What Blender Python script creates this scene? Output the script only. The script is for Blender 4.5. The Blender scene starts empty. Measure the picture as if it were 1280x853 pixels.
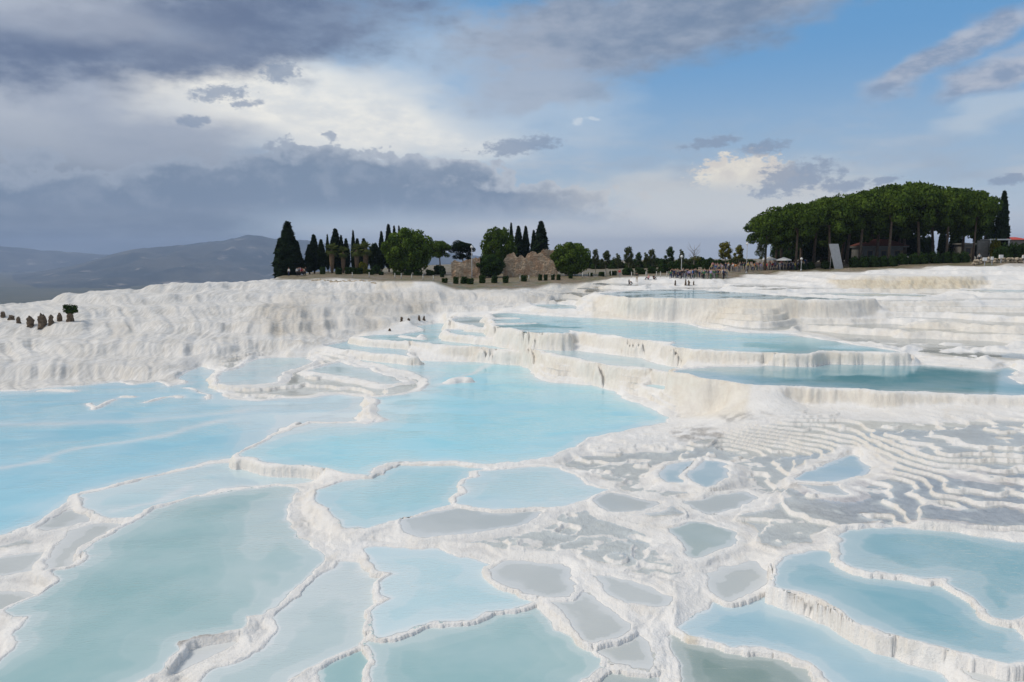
import bpy, bmesh, math, random
import numpy as np
from mathutils import Vector, Matrix

rng = np.random.default_rng(7)
random.seed(7)
S = bpy.context.scene
COL = S.collection
R = math.radians

# ------------------------------------------------------------------ camera
FOC = 1000.0                                   # focal length in photo pixels (1280 wide)
PITCH = math.atan((426.5 - 318.0) / FOC)       # horizon sits at row 318
CAMZ = 12.0
cam_d = bpy.data.cameras.new('camera')
cam_d.sensor_width = 36.0
cam_d.lens = 36.0 * FOC / 1280.0
cam_d.clip_start = 0.5
cam_d.clip_end = 60000.0
cam = bpy.data.objects.new('camera', cam_d)
cam.location = (0, 0, CAMZ)
cam.rotation_euler = (math.pi / 2 - PITCH, 0, 0)
COL.objects.link(cam)
S.camera = cam
S.view_settings.view_transform = 'Standard'
S.view_settings.look = 'None'
S.view_settings.exposure = 0.0
S.view_settings.gamma = 1.0
S.view_settings.use_curve_mapping = False
S.cycles.use_denoising = True
S.cycles.max_bounces = 5
S.cycles.diffuse_bounces = 3
S.cycles.glossy_bounces = 3
S.cycles.transparent_max_bounces = 24
S.cycles.volume_bounces = 0

CP, SP = math.cos(PITCH), math.sin(PITCH)
def ray(px, py):
    a = (px - 640.0) / FOC
    b = (426.5 - py) / FOC
    return np.array([a, CP + b * SP, -SP + b * CP])
def at_H(px, py, H):
    """point on the horizontal plane H metres below the camera, under this pixel"""
    d = ray(px, py)
    t = H / -d[2]
    return np.array([d[0] * t, d[1] * t, CAMZ - H])
def at_D(px, py, depth):
    d = ray(px, py)
    return np.array([d[0] * depth, d[1] * depth, CAMZ + d[2] * depth])
def project(X, Y, Z):
    zc = Z - CAMZ
    fw = Y * CP - zc * SP
    up = Y * SP + zc * CP
    fw = np.maximum(fw, 1e-3)
    return 640 + FOC * X / fw, 426.5 - FOC * up / fw

# ------------------------------------------------------------------ node helper
class NT:
    def __init__(s, tree):
        s.t = tree; s.n = tree.nodes; s.l = tree.links
    def node(s, kind, **kw):
        n = s.n.new(kind)
        for k, v in kw.items(): setattr(n, k, v)
        return n
    def put(s, sock, v):
        if v is None: return
        if hasattr(v, 'is_output'): s.l.new(v, sock)
        else:
            if isinstance(v, (tuple, list)) and sock.type == 'RGBA' and len(v) == 3: v = (*v, 1)
            sock.default_value = v
    def m(s, op, a, b=None, c=None, clamp=False):
        n = s.node('ShaderNodeMath', operation=op, use_clamp=clamp)
        for i, v in enumerate((a, b, c)): s.put(n.inputs[i], v) if v is not None else None
        return n.outputs[0]
    def add(s, a, b): return s.m('ADD', a, b)
    def sub(s, a, b): return s.m('SUBTRACT', a, b)
    def mul(s, a, b): return s.m('MULTIPLY', a, b)
    def ss(s, x, lo, hi, a=0.0, b=1.0):
        n = s.node('ShaderNodeMapRange', interpolation_type='SMOOTHSTEP')
        s.put(n.inputs[0], x); s.put(n.inputs[1], lo); s.put(n.inputs[2], hi); s.put(n.inputs[3], a); s.put(n.inputs[4], b)
        return n.outputs[0]
    def lin(s, x, lo, hi, a=0.0, b=1.0):
        n = s.node('ShaderNodeMapRange')
        s.put(n.inputs[0], x); s.put(n.inputs[1], lo); s.put(n.inputs[2], hi); s.put(n.inputs[3], a); s.put(n.inputs[4], b)
        return n.outputs[0]
    def mix(s, f, a, b, mode='MIX'):
        n = s.node('ShaderNodeMix', data_type='RGBA', blend_type=mode)
        s.put(n.inputs[0], f); s.put(n.inputs[6], a); s.put(n.inputs[7], b)
        return n.outputs[2]
    def noise(s, vec, scale, detail=4, rough=0.5, dist=0.0, lac=2.0):
        n = s.node('ShaderNodeTexNoise')
        s.put(n.inputs['Vector'], vec); n.inputs['Scale'].default_value = scale
        n.inputs['Detail'].default_value = detail; n.inputs['Roughness'].default_value = rough
        n.inputs['Distortion'].default_value = dist; n.inputs['Lacunarity'].default_value = lac
        return n.outputs[0]
    def xyz(s, x, y, z):
        n = s.node('ShaderNodeCombineXYZ')
        for i, v in enumerate((x, y, z)): s.put(n.inputs[i], v)
        return n.outputs[0]
    def sep(s, v):
        n = s.node('ShaderNodeSeparateXYZ'); s.put(n.inputs[0], v)
        return n.outputs
    def scale(s, v, k):
        n = s.node('ShaderNodeVectorMath', operation='MULTIPLY'); s.put(n.inputs[0], v); n.inputs[1].default_value = k
        return n.outputs[0]
    def attr(s, name):
        n = s.node('ShaderNodeAttribute', attribute_name=name)
        return n.outputs

def new_mat(name):
    m = bpy.data.materials.new(name); m.use_nodes = True
    m.node_tree.nodes.clear()
    nt = NT(m.node_tree)
    out = nt.node('ShaderNodeOutputMaterial')
    return m, nt, out
def bump(nt, h, strength, dist, normal=None):
    b = nt.node('ShaderNodeBump')
    b.inputs['Strength'].default_value = strength; b.inputs['Distance'].default_value = dist
    nt.put(b.inputs['Height'], h)
    if normal: nt.put(b.inputs['Normal'], normal)
    return b.outputs[0]
def principled(nt, out, color, rough=0.8, normal=None, spec=0.3, metal=0.0):
    p = nt.node('ShaderNodeBsdfPrincipled')
    nt.put(p.inputs['Base Color'], color); nt.put(p.inputs['Roughness'], rough)
    p.inputs['Specular IOR Level'].default_value = spec; p.inputs['Metallic'].default_value = metal
    if normal: nt.put(p.inputs['Normal'], normal)
    nt.l.new(p.outputs[0], out.inputs[0])
    return p

# ------------------------------------------------------------------ sky and sun
SUN_AZ, SUN_EL = R(-96), R(50)                 # to the left of the view direction
sun_d = bpy.data.lights.new('sun', 'SUN')
sun_d.energy = 2.3; sun_d.angle = R(20); sun_d.color = (1.0, 0.94, 0.84)
sun = bpy.data.objects.new('sun', sun_d)
sv = Vector((math.sin(SUN_AZ) * math.cos(SUN_EL), math.cos(SUN_AZ) * math.cos(SUN_EL), math.sin(SUN_EL)))
sun.rotation_euler = sv.to_track_quat('Z', 'Y').to_euler()
sun.location = sv * 300
COL.objects.link(sun)

W = bpy.data.worlds.new('World'); S.world = W; W.use_nodes = True
W.node_tree.nodes.clear()
w = NT(W.node_tree)
def build_sky():
    STR = 0.1
    wo = w.node('ShaderNodeOutputWorld'); bg = w.node('ShaderNodeBackground')
    bg.inputs['Strength'].default_value = STR
    sky = w.node('ShaderNodeTexSky', sky_type='NISHITA', sun_disc=False)
    sky.sun_elevation = SUN_EL; sky.sun_rotation = SUN_AZ; sky.altitude = 350
    sky.air_density = 1.0; sky.dust_density = 0.6; sky.ozone_density = 2.0
    tc = w.node('ShaderNodeTexCoord').outputs['Generated']
    x, y, z = w.sep(tc)
    az = w.m('ARCTAN2', x, y)
    U = w.mul(az, 1000.0)
    V = w.mul(w.m('ARCSINE', z), 1000.0)
    def uv(px, py):
        d = ray(px, py); d = d / np.linalg.norm(d)
        return math.atan2(d[0], d[1]) * 1000, math.asin(d[2]) * 1000
    P = w.xyz(w.mul(U, 0.001), w.mul(V, 0.0022), 0.0)
    P3 = w.scale(tc, (1.0, 1.0, 2.4))
    wa = w.noise(P3, 7.0, 3, 0.55)
    wb = w.noise(w.scale(tc, (1.0, 1.0, 2.4)), 5.0, 3, 0.55)
    off = w.node('ShaderNodeVectorMath', operation='ADD'); w.put(off.inputs[0], tc); off.inputs[1].default_value = (11.3, 4.7, 8.1)
    P3b = w.scale(off.outputs[0], (1.0, 1.0, 2.4))
    wb = w.noise(P3b, 7.0, 3, 0.55)
    fine = w.noise(P3b, 22.0, 6, 0.6)
    puff = w.noise(w.scale(off.outputs[0], (1, 1, 1.35)), 30.0, 5, 0.58)
    big = w.noise(P3, 3.2, 6, 0.6)
    streak = w.noise(w.scale(off.outputs[0], (1, 1, 5.0)), 9.0, 5, 0.6)
    Uw = w.add(U, w.mul(w.sub(wa, 0.5), 130.0))
    Vw = w.add(V, w.mul(w.sub(wb, 0.5), 70.0))
    tiny = w.noise(w.scale(off.outputs[0], (1, 1, 1.8)), 85.0, 5, 0.62)
    def blob(px, py, a, b, rot=0.0, soft=0.6, warp=1.0, fineamp=0.5):
        u0, v0 = uv(px, py)
        du = w.sub(Uw if warp else U, u0); dv = w.sub(Vw if warp else V, v0)
        c, s_ = math.cos(rot), math.sin(rot)
        e1 = w.mul(w.add(w.mul(du, c), w.mul(dv, s_)), 1.0 / a)
        e2 = w.mul(w.sub(w.mul(dv, c), w.mul(du, s_)), 1.0 / b)
        d = w.m('SQRT', w.add(w.mul(e1, e1), w.mul(e2, e2)))
        if fineamp: d = w.add(d, w.mul(w.sub(fine if a > 55 else tiny, 0.5), fineamp if a > 55 else fineamp * 2.2))
        return w.ss(d, 1.0 + soft * 0.5, 1.0 - soft * 0.5)
    k = 1.0 / STR
    def rgb(r_, g_, b_):     # display colour 0-255 to linear radiance at this world strength
        f = lambda c: ((c / 255 + 0.055) / 1.055) ** 2.4 if c > 10 else c / 255 / 12.92
        return (f(r_) * k, f(g_) * k, f(b_) * k)
    # clear air: the Nishita sky, whitened towards the horizon
    base = w.mix(0.72, sky.outputs[0], rgb(96, 160, 214))
    hz = w.ss(V, 260.0, 15.0)
    c = w.mix(w.mul(hz, 0.85), base, rgb(186, 200, 212))
    # broken cloud mostly above the view, added and whitened to neutralise the blue skylight
    upper = w.ss(V, 270.0, 520.0)
    broken = w.mul(w.ss(big, 0.36, 0.54), w.mul(upper, 0.95))
    c = w.mix(broken, c, w.mix(w.ss(fine, 0.3, 0.7), rgb(186, 186, 188), rgb(222, 220, 214)))
    # left half of the sky: even grey overcast, darker towards the horizon
    lw = w.add(U, w.mul(w.sub(big, 0.5), 260.0))
    left = w.ss(lw, -210.0, -350.0)
    lowd = w.ss(V, 185.0, 5.0)
    ovc = w.mix(lowd, w.mix(w.ss(big, 0.35, 0.65), rgb(166, 175, 192), rgb(192, 198, 208)), rgb(98, 117, 142))
    ovc = w.mix(w.mul(w.ss(streak, 0.35, 0.7), 0.35), ovc, rgb(168, 177, 193))
    c = w.mix(w.mul(left, 0.95), c, ovc)
    # thin veil low over the centre and right
    veil = w.mul(w.ss(w.add(w.mul(streak, 1.0), w.mul(w.sub(fine, .5), .5)), 0.38, 0.72), w.mul(w.ss(V, 190.0, 60.0), 0.75))
    veil = w.mul(veil, w.ss(U, -420.0, -160.0))
    c = w.mix(veil, c, w.mix(w.ss(wa, .35, .65), rgb(206, 208, 212), rgb(166, 179, 196)))
    hc = w.mul(w.ss(V, 75.0, 5.0), w.ss(U, -330.0, -60.0))
    c = w.mix(w.mul(hc, 0.85), c, rgb(202, 203, 206))
    # the bright white sheet behind the dark deck
    brt = w.m('MAXIMUM', blob(390, 135, 210, 48, -0.16, 0.9, 1, 0.7), w.mul(blob(520, 172, 120, 22, -0.12, 0.9, 1, .7), 0.9))
    c = w.mix(w.mul(brt, 0.97), c, w.mix(w.ss(fine, 0.3, 0.7), rgb(226, 228, 228), rgb(252, 249, 240)))
    vl = w.m('MAXIMUM', blob(520, 80, 150, 50, 0.1, 1.3, 1, .9), blob(640, 130, 120, 50, 0.0, 1.3, 1, 1.0))
    c = w.mix(w.mul(vl, 0.5), c, rgb(206, 217, 227))
    # dark deck across the top left, and its continuation to the right
    dk = blob(225, 48, 300, 44, 0.15, 0.8, 1, 0.8)
    dcol = w.mix(w.ss(w.add(w.mul(big, .6), w.mul(fine, .4)), 0.38, 0.62), rgb(100, 117, 147), rgb(130, 145, 170))
    c = w.mix(w.mul(dk, 0.95), c, dcol)
    lp = blob(110, 22, 110, 26, 0.0, 1.0, 1, 0.8)
    c = w.mix(w.mul(lp, 0.55), c, rgb(176, 184, 199))
    d2 = w.m('MAXIMUM', blob(830, 22, 250, 50, 0.16, 0.7, 1, 0.9), w.mul(blob(690, 92, 100, 24, 0.25, 0.9, 1, 1.1), .7))
    d2 = w.m('MAXIMUM', d2, w.mul(blob(690, 120, 70, 17, 0.1, 0.9, 1, 1.1), .7))
    dcol2 = w.mix(w.ss(w.add(w.mul(fine, .3), w.mul(big, .7)), 0.38, 0.62), rgb(120, 138, 164), rgb(168, 177, 193))
    c = w.mix(w.mul(d2, 0.93), c, dcol2)
    # clouds on the right edge
    d3 = w.m('MAXIMUM', blob(1185, 72, 85, 17, 0.42, 0.8, .6, .9), blob(1275, 82, 60, 18, 0.35, 0.8, 1, 0.9))
    c = w.mix(w.mul(d3, 0.85), c, w.mix(w.ss(fine, .35, .65), rgb(140, 155, 180), rgb(188, 192, 203)))
    d3b = blob(1260, 135, 60, 14, 0.3, 1.0, 1, 1.2)
    c = w.mix(w.mul(d3b, 0.5), c, rgb(205, 214, 222))
    # long cumulus bank
    vb = w.add(V, w.add(w.mul(w.sub(puff, 0.5), -78.0), w.mul(w.sub(w.noise(P3, 14.0, 3, .5), 0.5), -60.0)))
    u1, v1 = uv(380, 200)
    ridge = w.m('MINIMUM', w.ss(U, -900.0, -150.0, 84.0, 112.0), w.ss(U, 195.0, -110.0, 60.0, 114.0))
    hump = w.mul(w.m('EXPONENT', w.mul(w.mul(w.sub(U, u1), w.sub(U, u1)), -1.0 / (110.0 ** 2))), 24.0)
    top = w.add(ridge, hump)
    inb = w.ss(w.sub(top, vb), -2.0, 4.0)
    inb = w.mul(inb, w.ss(U, 235.0, 130.0))
    lowfade = w.ss(V, 26.0, 66.0)
    dtop = w.sub(top, vb)
    bcol = w.mix(w.ss(dtop, 2.0, 26.0), w.mix(w.ss(U, -330.0, -60.0), rgb(160, 172, 189), rgb(190, 197, 207)), rgb(121, 139, 163))
    bcol = w.mix(w.mul(w.ss(puff, 0.45, 0.7), 0.35), bcol, rgb(168, 178, 194))
    c = w.mix(w.mul(inb, w.mul(lowfade, 0.92)), c, bcol)
    # cream cumulus and the little dark ones in front of it
    cm = blob(930, 220, 54, 24, 0.0, 0.4, .0, 1.0)
    cm = w.mul(cm, w.ss(V, 70.0, 92.0))
    c = w.mix(w.mul(cm, 0.95), c, w.mix(w.ss(puff, 0.35, 0.62), rgb(222, 214, 205), rgb(252, 244, 226)))
    wide = w.m('MAXIMUM', blob(930, 250, 190, 34, 0.0, 1.2, 1, 1.2), w.mul(blob(720, 292, 150, 16, 0.0, 1.2, 1, 1.2), .6))
    c = w.mix(w.mul(wide, 0.6), c, rgb(226, 223, 216))
    cs = w.m('MAXIMUM', blob(1000, 222, 42, 16, 0.1, 0.8, 0, 1.5), blob(955, 185, 24, 7, 0.1, .8, 0, 1.3))
    for (px, py, a, b) in ((958, 240, 16, 6), (650, 183, 42, 9), (240, 152, 17, 6), (275, 116, 26, 8), (348, 90, 20, 9), (310, 130, 18, 4),
                           (1060, 232, 26, 6), (1105, 226, 14, 4), (1262, 224, 18, 5), (1180, 250, 14, 5), (890, 178, 30, 6)):
        cs = w.m('MAXIMUM', cs, blob(px, py, a, b, 0.12, 0.8, 0, 1.4))
    c = w.mix(w.mul(cs, 0.75), c, rgb(136, 152, 176))
    wp = w.m('MAXIMUM', blob(722, 152, 6, 4, 0.3, .9, 0, 1.2), blob(742, 149, 8, 2.2, -0.2, .9, 0, 1.2))
    c = w.mix(w.mul(wp, 0.38), c, rgb(235, 238, 240))
    # below the horizon only haze
    c = w.mix(w.ss(V, 0.0, -30.0), c, rgb(150, 160, 176))
    boost = w.ss(V, 90.0, 8.0, 1.0, w.ss(U, -380.0, -120.0, 1.0, 1.26))
    vm = w.node('ShaderNodeVectorMath', operation='SCALE'); w.put(vm.inputs[0], c); w.put(vm.inputs[3], boost)
    c = vm.outputs[0]
    w.put(bg.inputs['Color'], c)
    w.l.new(bg.outputs[0], wo.inputs[0])
W.cycles.sampling_method = 'MANUAL'; W.cycles.sample_map_resolution = 256
build_sky()

# ------------------------------------------------------------------ noise on arrays
def hash2(ix, iy, seed):
    h = (ix.astype(np.int64) * 374761393 + iy.astype(np.int64) * 668265263 + seed * 1442695041) & 0xFFFFFFFF
    h = ((h ^ (h >> 13)) * 1274126177) & 0xFFFFFFFF
    h = (h ^ (h >> 16)) & 0xFFFFFFFF
    return h.astype(np.float64) / 4294967295.0
def vnoise(x, y, seed=0):
    ix = np.floor(x); iy = np.floor(y)
    fx = x - ix; fy = y - iy
    fx = fx * fx * fx * (fx * (fx * 6 - 15) + 10); fy = fy * fy * fy * (fy * (fy * 6 - 15) + 10)
    a = hash2(ix, iy, seed); b = hash2(ix + 1, iy, seed); c = hash2(ix, iy + 1, seed); d = hash2(ix + 1, iy + 1, seed)
    return (a + (b - a) * fx) * (1 - fy) + (c + (d - c) * fx) * fy - 0.5
def fbm(x, y, octv=4, seed=0, gain=0.5):
    v = 0; a = 1.0; s = 0
    for i in range(octv):
        ca, sa = math.cos(i * 1.1 + .3), math.sin(i * 1.1 + .3)
        v = v + a * vnoise((x * ca - y * sa) * 2 ** i, (x * sa + y * ca) * 2 ** i, seed + i * 17)
        s += a; a *= gain
    return v / s * 1.6
def sstep(x, lo, hi):
    t = np.clip((x - lo) / (hi - lo), 0, 1)
    return t * t * (3 - 2 * t)

# ------------------------------------------------------------------ travertine ground
rr = [13.0]
while rr[-1] < 430:
    r_ = rr[-1]
    rr.append(r_ * (1 + (0.006 if r_ < 19 else 0.0031 if r_ < 110 else 0.0062 if r_ < 190 else 0.014)))
rr = np.array(rr)
inner = np.arange(-34.6, 34.61, 0.076)
outer = [34.6]
while outer[-1] < 62: outer.append(outer[-1] + 0.15 * (1 + (outer[-1] - 34.6) * 0.22))
outer = np.array(outer[1:])
th = np.radians(np.concatenate([-outer[::-1], inner, outer]))
NR, NC = len(rr), len(th)
RR, TH = np.meshgrid(rr, th, indexing='ij')
GX = RR * np.sin(TH); GY = RR * np.cos(TH)
print('grid', NR, NC)

# pools: name, metres below the camera, depth, tint, outline in photo pixels
TQ = (0.33, 0.68, 0.77); SKYB = (0.31, 0.61, 0.73); PALE = (0.41, 0.62, 0.67); TEAL = (0.15, 0.37, 0.43); MILK = (0.28, 0.46, 0.47); GREY = (0.45, 0.475, 0.46); GREEN = (0.16, 0.25, 0.23)
POOLS = [
 ('upper_basin', 5.2, .6, PALE, [(747,367),(780,364),(830,362),(880,363),(930,366),(985,370),(1050,373),(1085,374.5),(1050,375.3),(985,375),(930,374.5),(880,374),(830,373.5),(790,372.5),(762,370)]),
 ('thin_basin', 5.25, .4, PALE, [(990,368),(1040,366),(1100,367),(1150,368.5),(1163,370),(1150,371.5),(1100,371),(1040,370)]),
 ('thin_basin', 5.0, .4, PALE, [(1195,364),(1240,362),(1330,363),(1330,367),(1240,366.5)]),
 ('thin_basin', 7.0, .4, TQ, [(665,381),(700,380),(720,382),(719,387),(685,386)]),
 ('upper_lake', 7.7, 1.0, TQ, [(615,393),(640,391),(700,396),(765,399),(810,402),(845,404),(885,411),(932,416),(985,417),(1027,424),(1100,435),(1120,440),(1060,440),(1030,439),(1010,442),(980,441.5),(900,438.5),(845,434.5),(835,431.5),(845,429),(792,424),(750,418.5),(707,413.5),(704,418),(660,415),(622,408)]),
 ('reflecting_pool', 8.6, 1.2, TEAL, [(1012,447),(1035,444),(1100,450),(1160,456),(1240,462),(1258,458),(1268,462),(1270,472),(1278,480),(1340,484),(1340,498),(1280,496),(1230,494),(1120,490),(1035,485),(960,482),(930,480),(875,472),(843,465),(850,462),(875,459.5),(912,458.5),(945,457.5),(980,455.5),(1003,453)]),
 ('step_basin', 9.2, .7, PALE, [(667,436),(705,437),(742,441),(800,447),(820,455),(852,460),(845,465),(820,461),(760,456),(705,446),(682,441)]),
 ('corner_basin', 10.2, .5, TQ, [(815,482),(838,474),(838,489),(826,486)]),
 ('channel_basin', 8.4, .5, TEAL, [(566,397),(590,396),(610,397),(624,406),(618,410),(595,408.5),(565,401)]),
 ('channel_basin', 8.9, .5, TQ, [(563,412),(600,413),(622,420),(618,422.5),(585,420),(563,417)]),
 ('channel_pool', 9.6, .8, TQ, [(447,421.5),(470,419),(500,418.5),(512,416),(530,414),(520,409),(545,404),(560,405),(560,424),(600,427),(625,432),(652,436),(650,438),(620,435.5),(560,431),(530,428),(490,426),(465,424.5)]),
 ('channel_basin', 10.3, .6, SKYB, [(409,433),(425,428),(442,423.5),(455,428),(490,432),(515,434),(515,446),(470,441),(427,437.5)]),
 ('hillfoot_basin', 11.25, .35, PALE, [(275,466),(300,460),(320,449),(345,447),(385,447),(395,452),(375,460),(360,465),(350,478),(330,480.5),(290,481.5),(272,478)]),
 ('hillfoot_basin', 11.1, .35, PALE, [(392,463),(412,456),(430,453),(455,460),(480,468),(500,478),(480,480),(440,473),(420,469),(398,467)]),
 ('great_pool', 11.0, 1.4, TQ, [(430,442),(470,446),(515,450),(560,452),(600,452),(615,454),(640,452),(655,455),(665,464),(668,472),(690,478),(740,481),(770,490),(783,498),(790,505),(820,518),(832,527),(800,533),(770,540),(740,548),(715,556),(695,565),(680,572),(640,577),(600,578),(560,577),(520,577),(495,577),(483,580),(470,586),(462,592),(440,591),(415,585),(395,581),(370,579),(340,577),(315,572),(304,568),(312,560),(336,547),(364,535),(385,529),(440,528),(456,531),(466,527),(464,498),(500,495),(525,489),(537,480),(528,472),(500,464),(470,455),(445,448)]),
 ('shelf_pool', 11.55, .45, PALE, [(105,618),(150,605),(240,589),(270,580),(300,578),(318,588),(400,599),(372,605),(300,608),(250,619),(225,631),(180,648),(140,645),(115,635)]),
 ('valley_pool', 11.6, 1.0, SKYB, [(-160,500),(-60,493),(0,490),(40,489),(65,485),(100,483),(150,478),(165,481),(200,477),(212,483),(230,480),(232,466),(250,459),(268,465),(266,482),(288,499),(320,502),(345,500),(375,499),(420,494),(452,496),(459,507),(458,526),(400,529),(375,534),(345,545),(318,558),(298,571),(262,576),(240,584),(200,592),(150,601),(108,611),(96,621),(80,629),(60,639),(40,651),(28,659),(0,667),(-60,674),(-160,684)]),
 ('near_pool', 11.4, .8, MILK, [(0,838),(15,820),(32,800),(22,787),(45,770),(29,762),(50,747),(72,727),(72,715),(100,705),(122,690),(122,677),(150,660),(175,650),(205,638),(240,625),(300,613),(345,609),(362,613),(365,622),(360,635),(350,645),(355,660),(352,672),(385,682),(396,695),(385,715),(370,733),(345,746),(322,760),(298,764),(285,780),(270,785),(230,793),(205,803),(188,822),(178,838),(150,850),(100,885),(-80,930),(-120,880)]),
 ('ridge_pool', 11.44, .4, (0.42, 0.54, 0.55), [(427,704),(450,706),(475,716),(480,735),(474,760),(468,785),(460,801),(440,806),(420,813),(398,825),(370,838),(345,853),(320,880),(250,890),(270,845),(320,826),(347,812),(350,795),(362,778),(343,757),(382,741),(402,728)]),
 ('ridge_basin', 11.5, .2, MILK, [(412,838),(440,817),(460,808),(468,815),(470,830),(463,848),(450,880),(410,890),(406,855)]),
 ('crater_basin', 11.62, .05, GREY, [(202,832),(197,822),(215,809),(245,800),(275,799),(278,805),(255,815),(225,828),(210,836)]),
 ('side_basin', 11.66, .15, GREY, [(38,657),(60,645),(90,638),(112,640),(105,652),(85,658),(62,662)]),
 ('side_basin', 11.75, .15, GREY, [(-60,705),(0,697),(40,690),(66,688),(58,702),(35,712),(0,718),(-60,728)]),
 ('side_basin', 11.65, .12, GREY, [(118,657),(142,656),(120,672),(106,688),(80,704),(62,710),(72,694),(80,675),(98,664)]),
 ('side_basin', 11.85, .15, GREY, [(-60,748),(0,742),(25,742),(22,758),(0,765),(-60,775)]),
 ('middle_pool', 11.1, .8, (0.34, 0.60, 0.66), [(412,607),(440,602),(465,597),(475,588),(500,583),(560,583),(596,586),(590,594),(582,601),(577,612),(563,622),(562,627),(540,632),(515,640),(490,650),(470,655),(450,660),(430,660),(425,650),(420,645),(422,635),(408,625),(405,612)]),
 ('middle_pool', 11.05, .45, PALE, [(604,591),(620,587),(660,584),(690,585),(700,591),(725,601),(745,608),(757,612),(730,620),(700,630),(680,634),(640,633),(600,630),(577,626),(590,616),(595,603),(610,597)]),
 ('grey_basin', 11.1, .16, GREY, [(510,650),(540,641),(580,635),(640,637),(665,641),(650,652),(620,660),(590,668),(540,672),(520,664)]),
 ('grey_basin', 11.2, .16, GREY, [(622,713),(640,704),(690,706),(704,713),(700,730),(690,740),(662,735),(642,725)]),
 ('grey_basin', 11.14, .16, GREY, [(742,722),(770,728),(800,735),(822,745),(820,755),(790,752),(760,740)]),
 ('grey_basin', 11.24, .16, GREY, [(696,745),(715,745),(740,760),(775,775),(790,785),(760,795),(735,800),(725,780),(710,760)]),
 ('grey_basin', 11.36, .16, GREY, [(755,808),(770,798),(800,798),(810,815),(805,832),(770,830)]),
 ('green_basin', 11.46, .5, GREEN, [(740,870),(765,840),(800,839),(812,850),(818,900),(730,900)]),
 ('fore_pool', 11.3, .55, PALE, [(457,685),(475,685),(500,689),(550,694),(560,699),(600,709),(612,713),(622,723),(650,734),(670,743),(662,747),(640,753),(600,757),(575,766),(540,773),(510,782),(482,789),(479,780),(479,762),(500,755),(512,747),(494,740),(489,730),(496,720),(502,714),(477,710),(462,700)]),
 ('fore_pool', 11.39, .8, MILK, [(480,796),(510,789),(540,780),(575,773),(600,763),(640,758),(663,756),(672,770),(675,785),(700,800),(735,830),(740,836),(705,850),(690,910),(465,910),(477,850),(482,825),(472,806)]),
 ('slope_basin', 10.6, .25, (0.36, 0.49, 0.55), [(1000,600),(1020,590),(1050,575),(1070,570),(1085,580),(1083,592),(1060,600),(1030,604)]),
 ('slope_basin', 10.65, .2, GREY, [(1012,606),(1050,605),(1054,618),(1030,615)]),
 ('slope_basin', 10.8, .2, (0.36, 0.49, 0.55), [(825,592),(845,580),(865,577),(860,590),(850,600),(835,600)]),
 ('slope_basin', 10.75, .2, (0.36, 0.49, 0.55), [(866,592),(885,577),(905,580),(900,595),(880,606),(868,601)]),
 ('slope_basin', 11.0, .2, GREY, [(745,625),(765,618),(790,622),(815,628),(800,634),(765,636)]),
 ('slope_basin', 10.95, .2, GREY, [(858,628),(890,619),(935,616),(950,622),(920,634),(880,640)]),
 ('slope_basin', 10.95, .25, (0.36, 0.43, 0.41), [(842,660),(870,655),(905,665),(900,678),(872,692),(862,680)]),
 ('slope_basin', 11.18, .15, GREY, [(890,718),(935,705),(945,720),(935,738),(910,744),(898,735)]),
 ('far_side_pool', 10.63, .7, TEAL, [(1064,672),(1085,667),(1130,664),(1200,666),(1240,673),(1290,681),(1400,690),(1400,745),(1290,752),(1264,763),(1255,768),(1242,766),(1232,754),(1224,744),(1197,729),(1186,718),(1140,716),(1100,709),(1077,703),(1068,698),(1072,694),(1064,685)]),
 ('blue_pool', 10.75, .9, (0.17, 0.39, 0.46), [(975,712),(985,705),(990,700),(1020,692),(1055,691),(1066,704),(1078,712),(1120,721),(1150,724),(1183,726),(1193,739),(1218,752),(1228,766),(1250,777),(1256,787),(1268,805),(1262,818),(1240,818),(1200,810),(1150,795),(1100,785),(1060,765),(1020,745),(985,730)]),
 ('low_pool', 11.3, .6, (0.24, 0.46, 0.55), [(870,785),(880,772),(895,758),(925,748),(940,741),(955,746),(965,756),(985,769),(1020,786),(1050,801),(1080,813),(1110,829),(1160,846),(1210,880),(1110,910),(1060,853),(1030,838),(1010,823),(990,813),(960,807),(920,805),(890,796)]),
 ('green_pool', 11.42, .8, GREEN, [(863,799),(890,808),(930,817),(970,823),(995,831),(1020,848),(1060,876),(1070,910),(880,910),(870,850),(863,825)]),
 ('grey_basin', 11.1, .12, GREY, [(1190,823),(1230,835),(1262,842),(1253,849),(1220,844)]),
]
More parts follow.
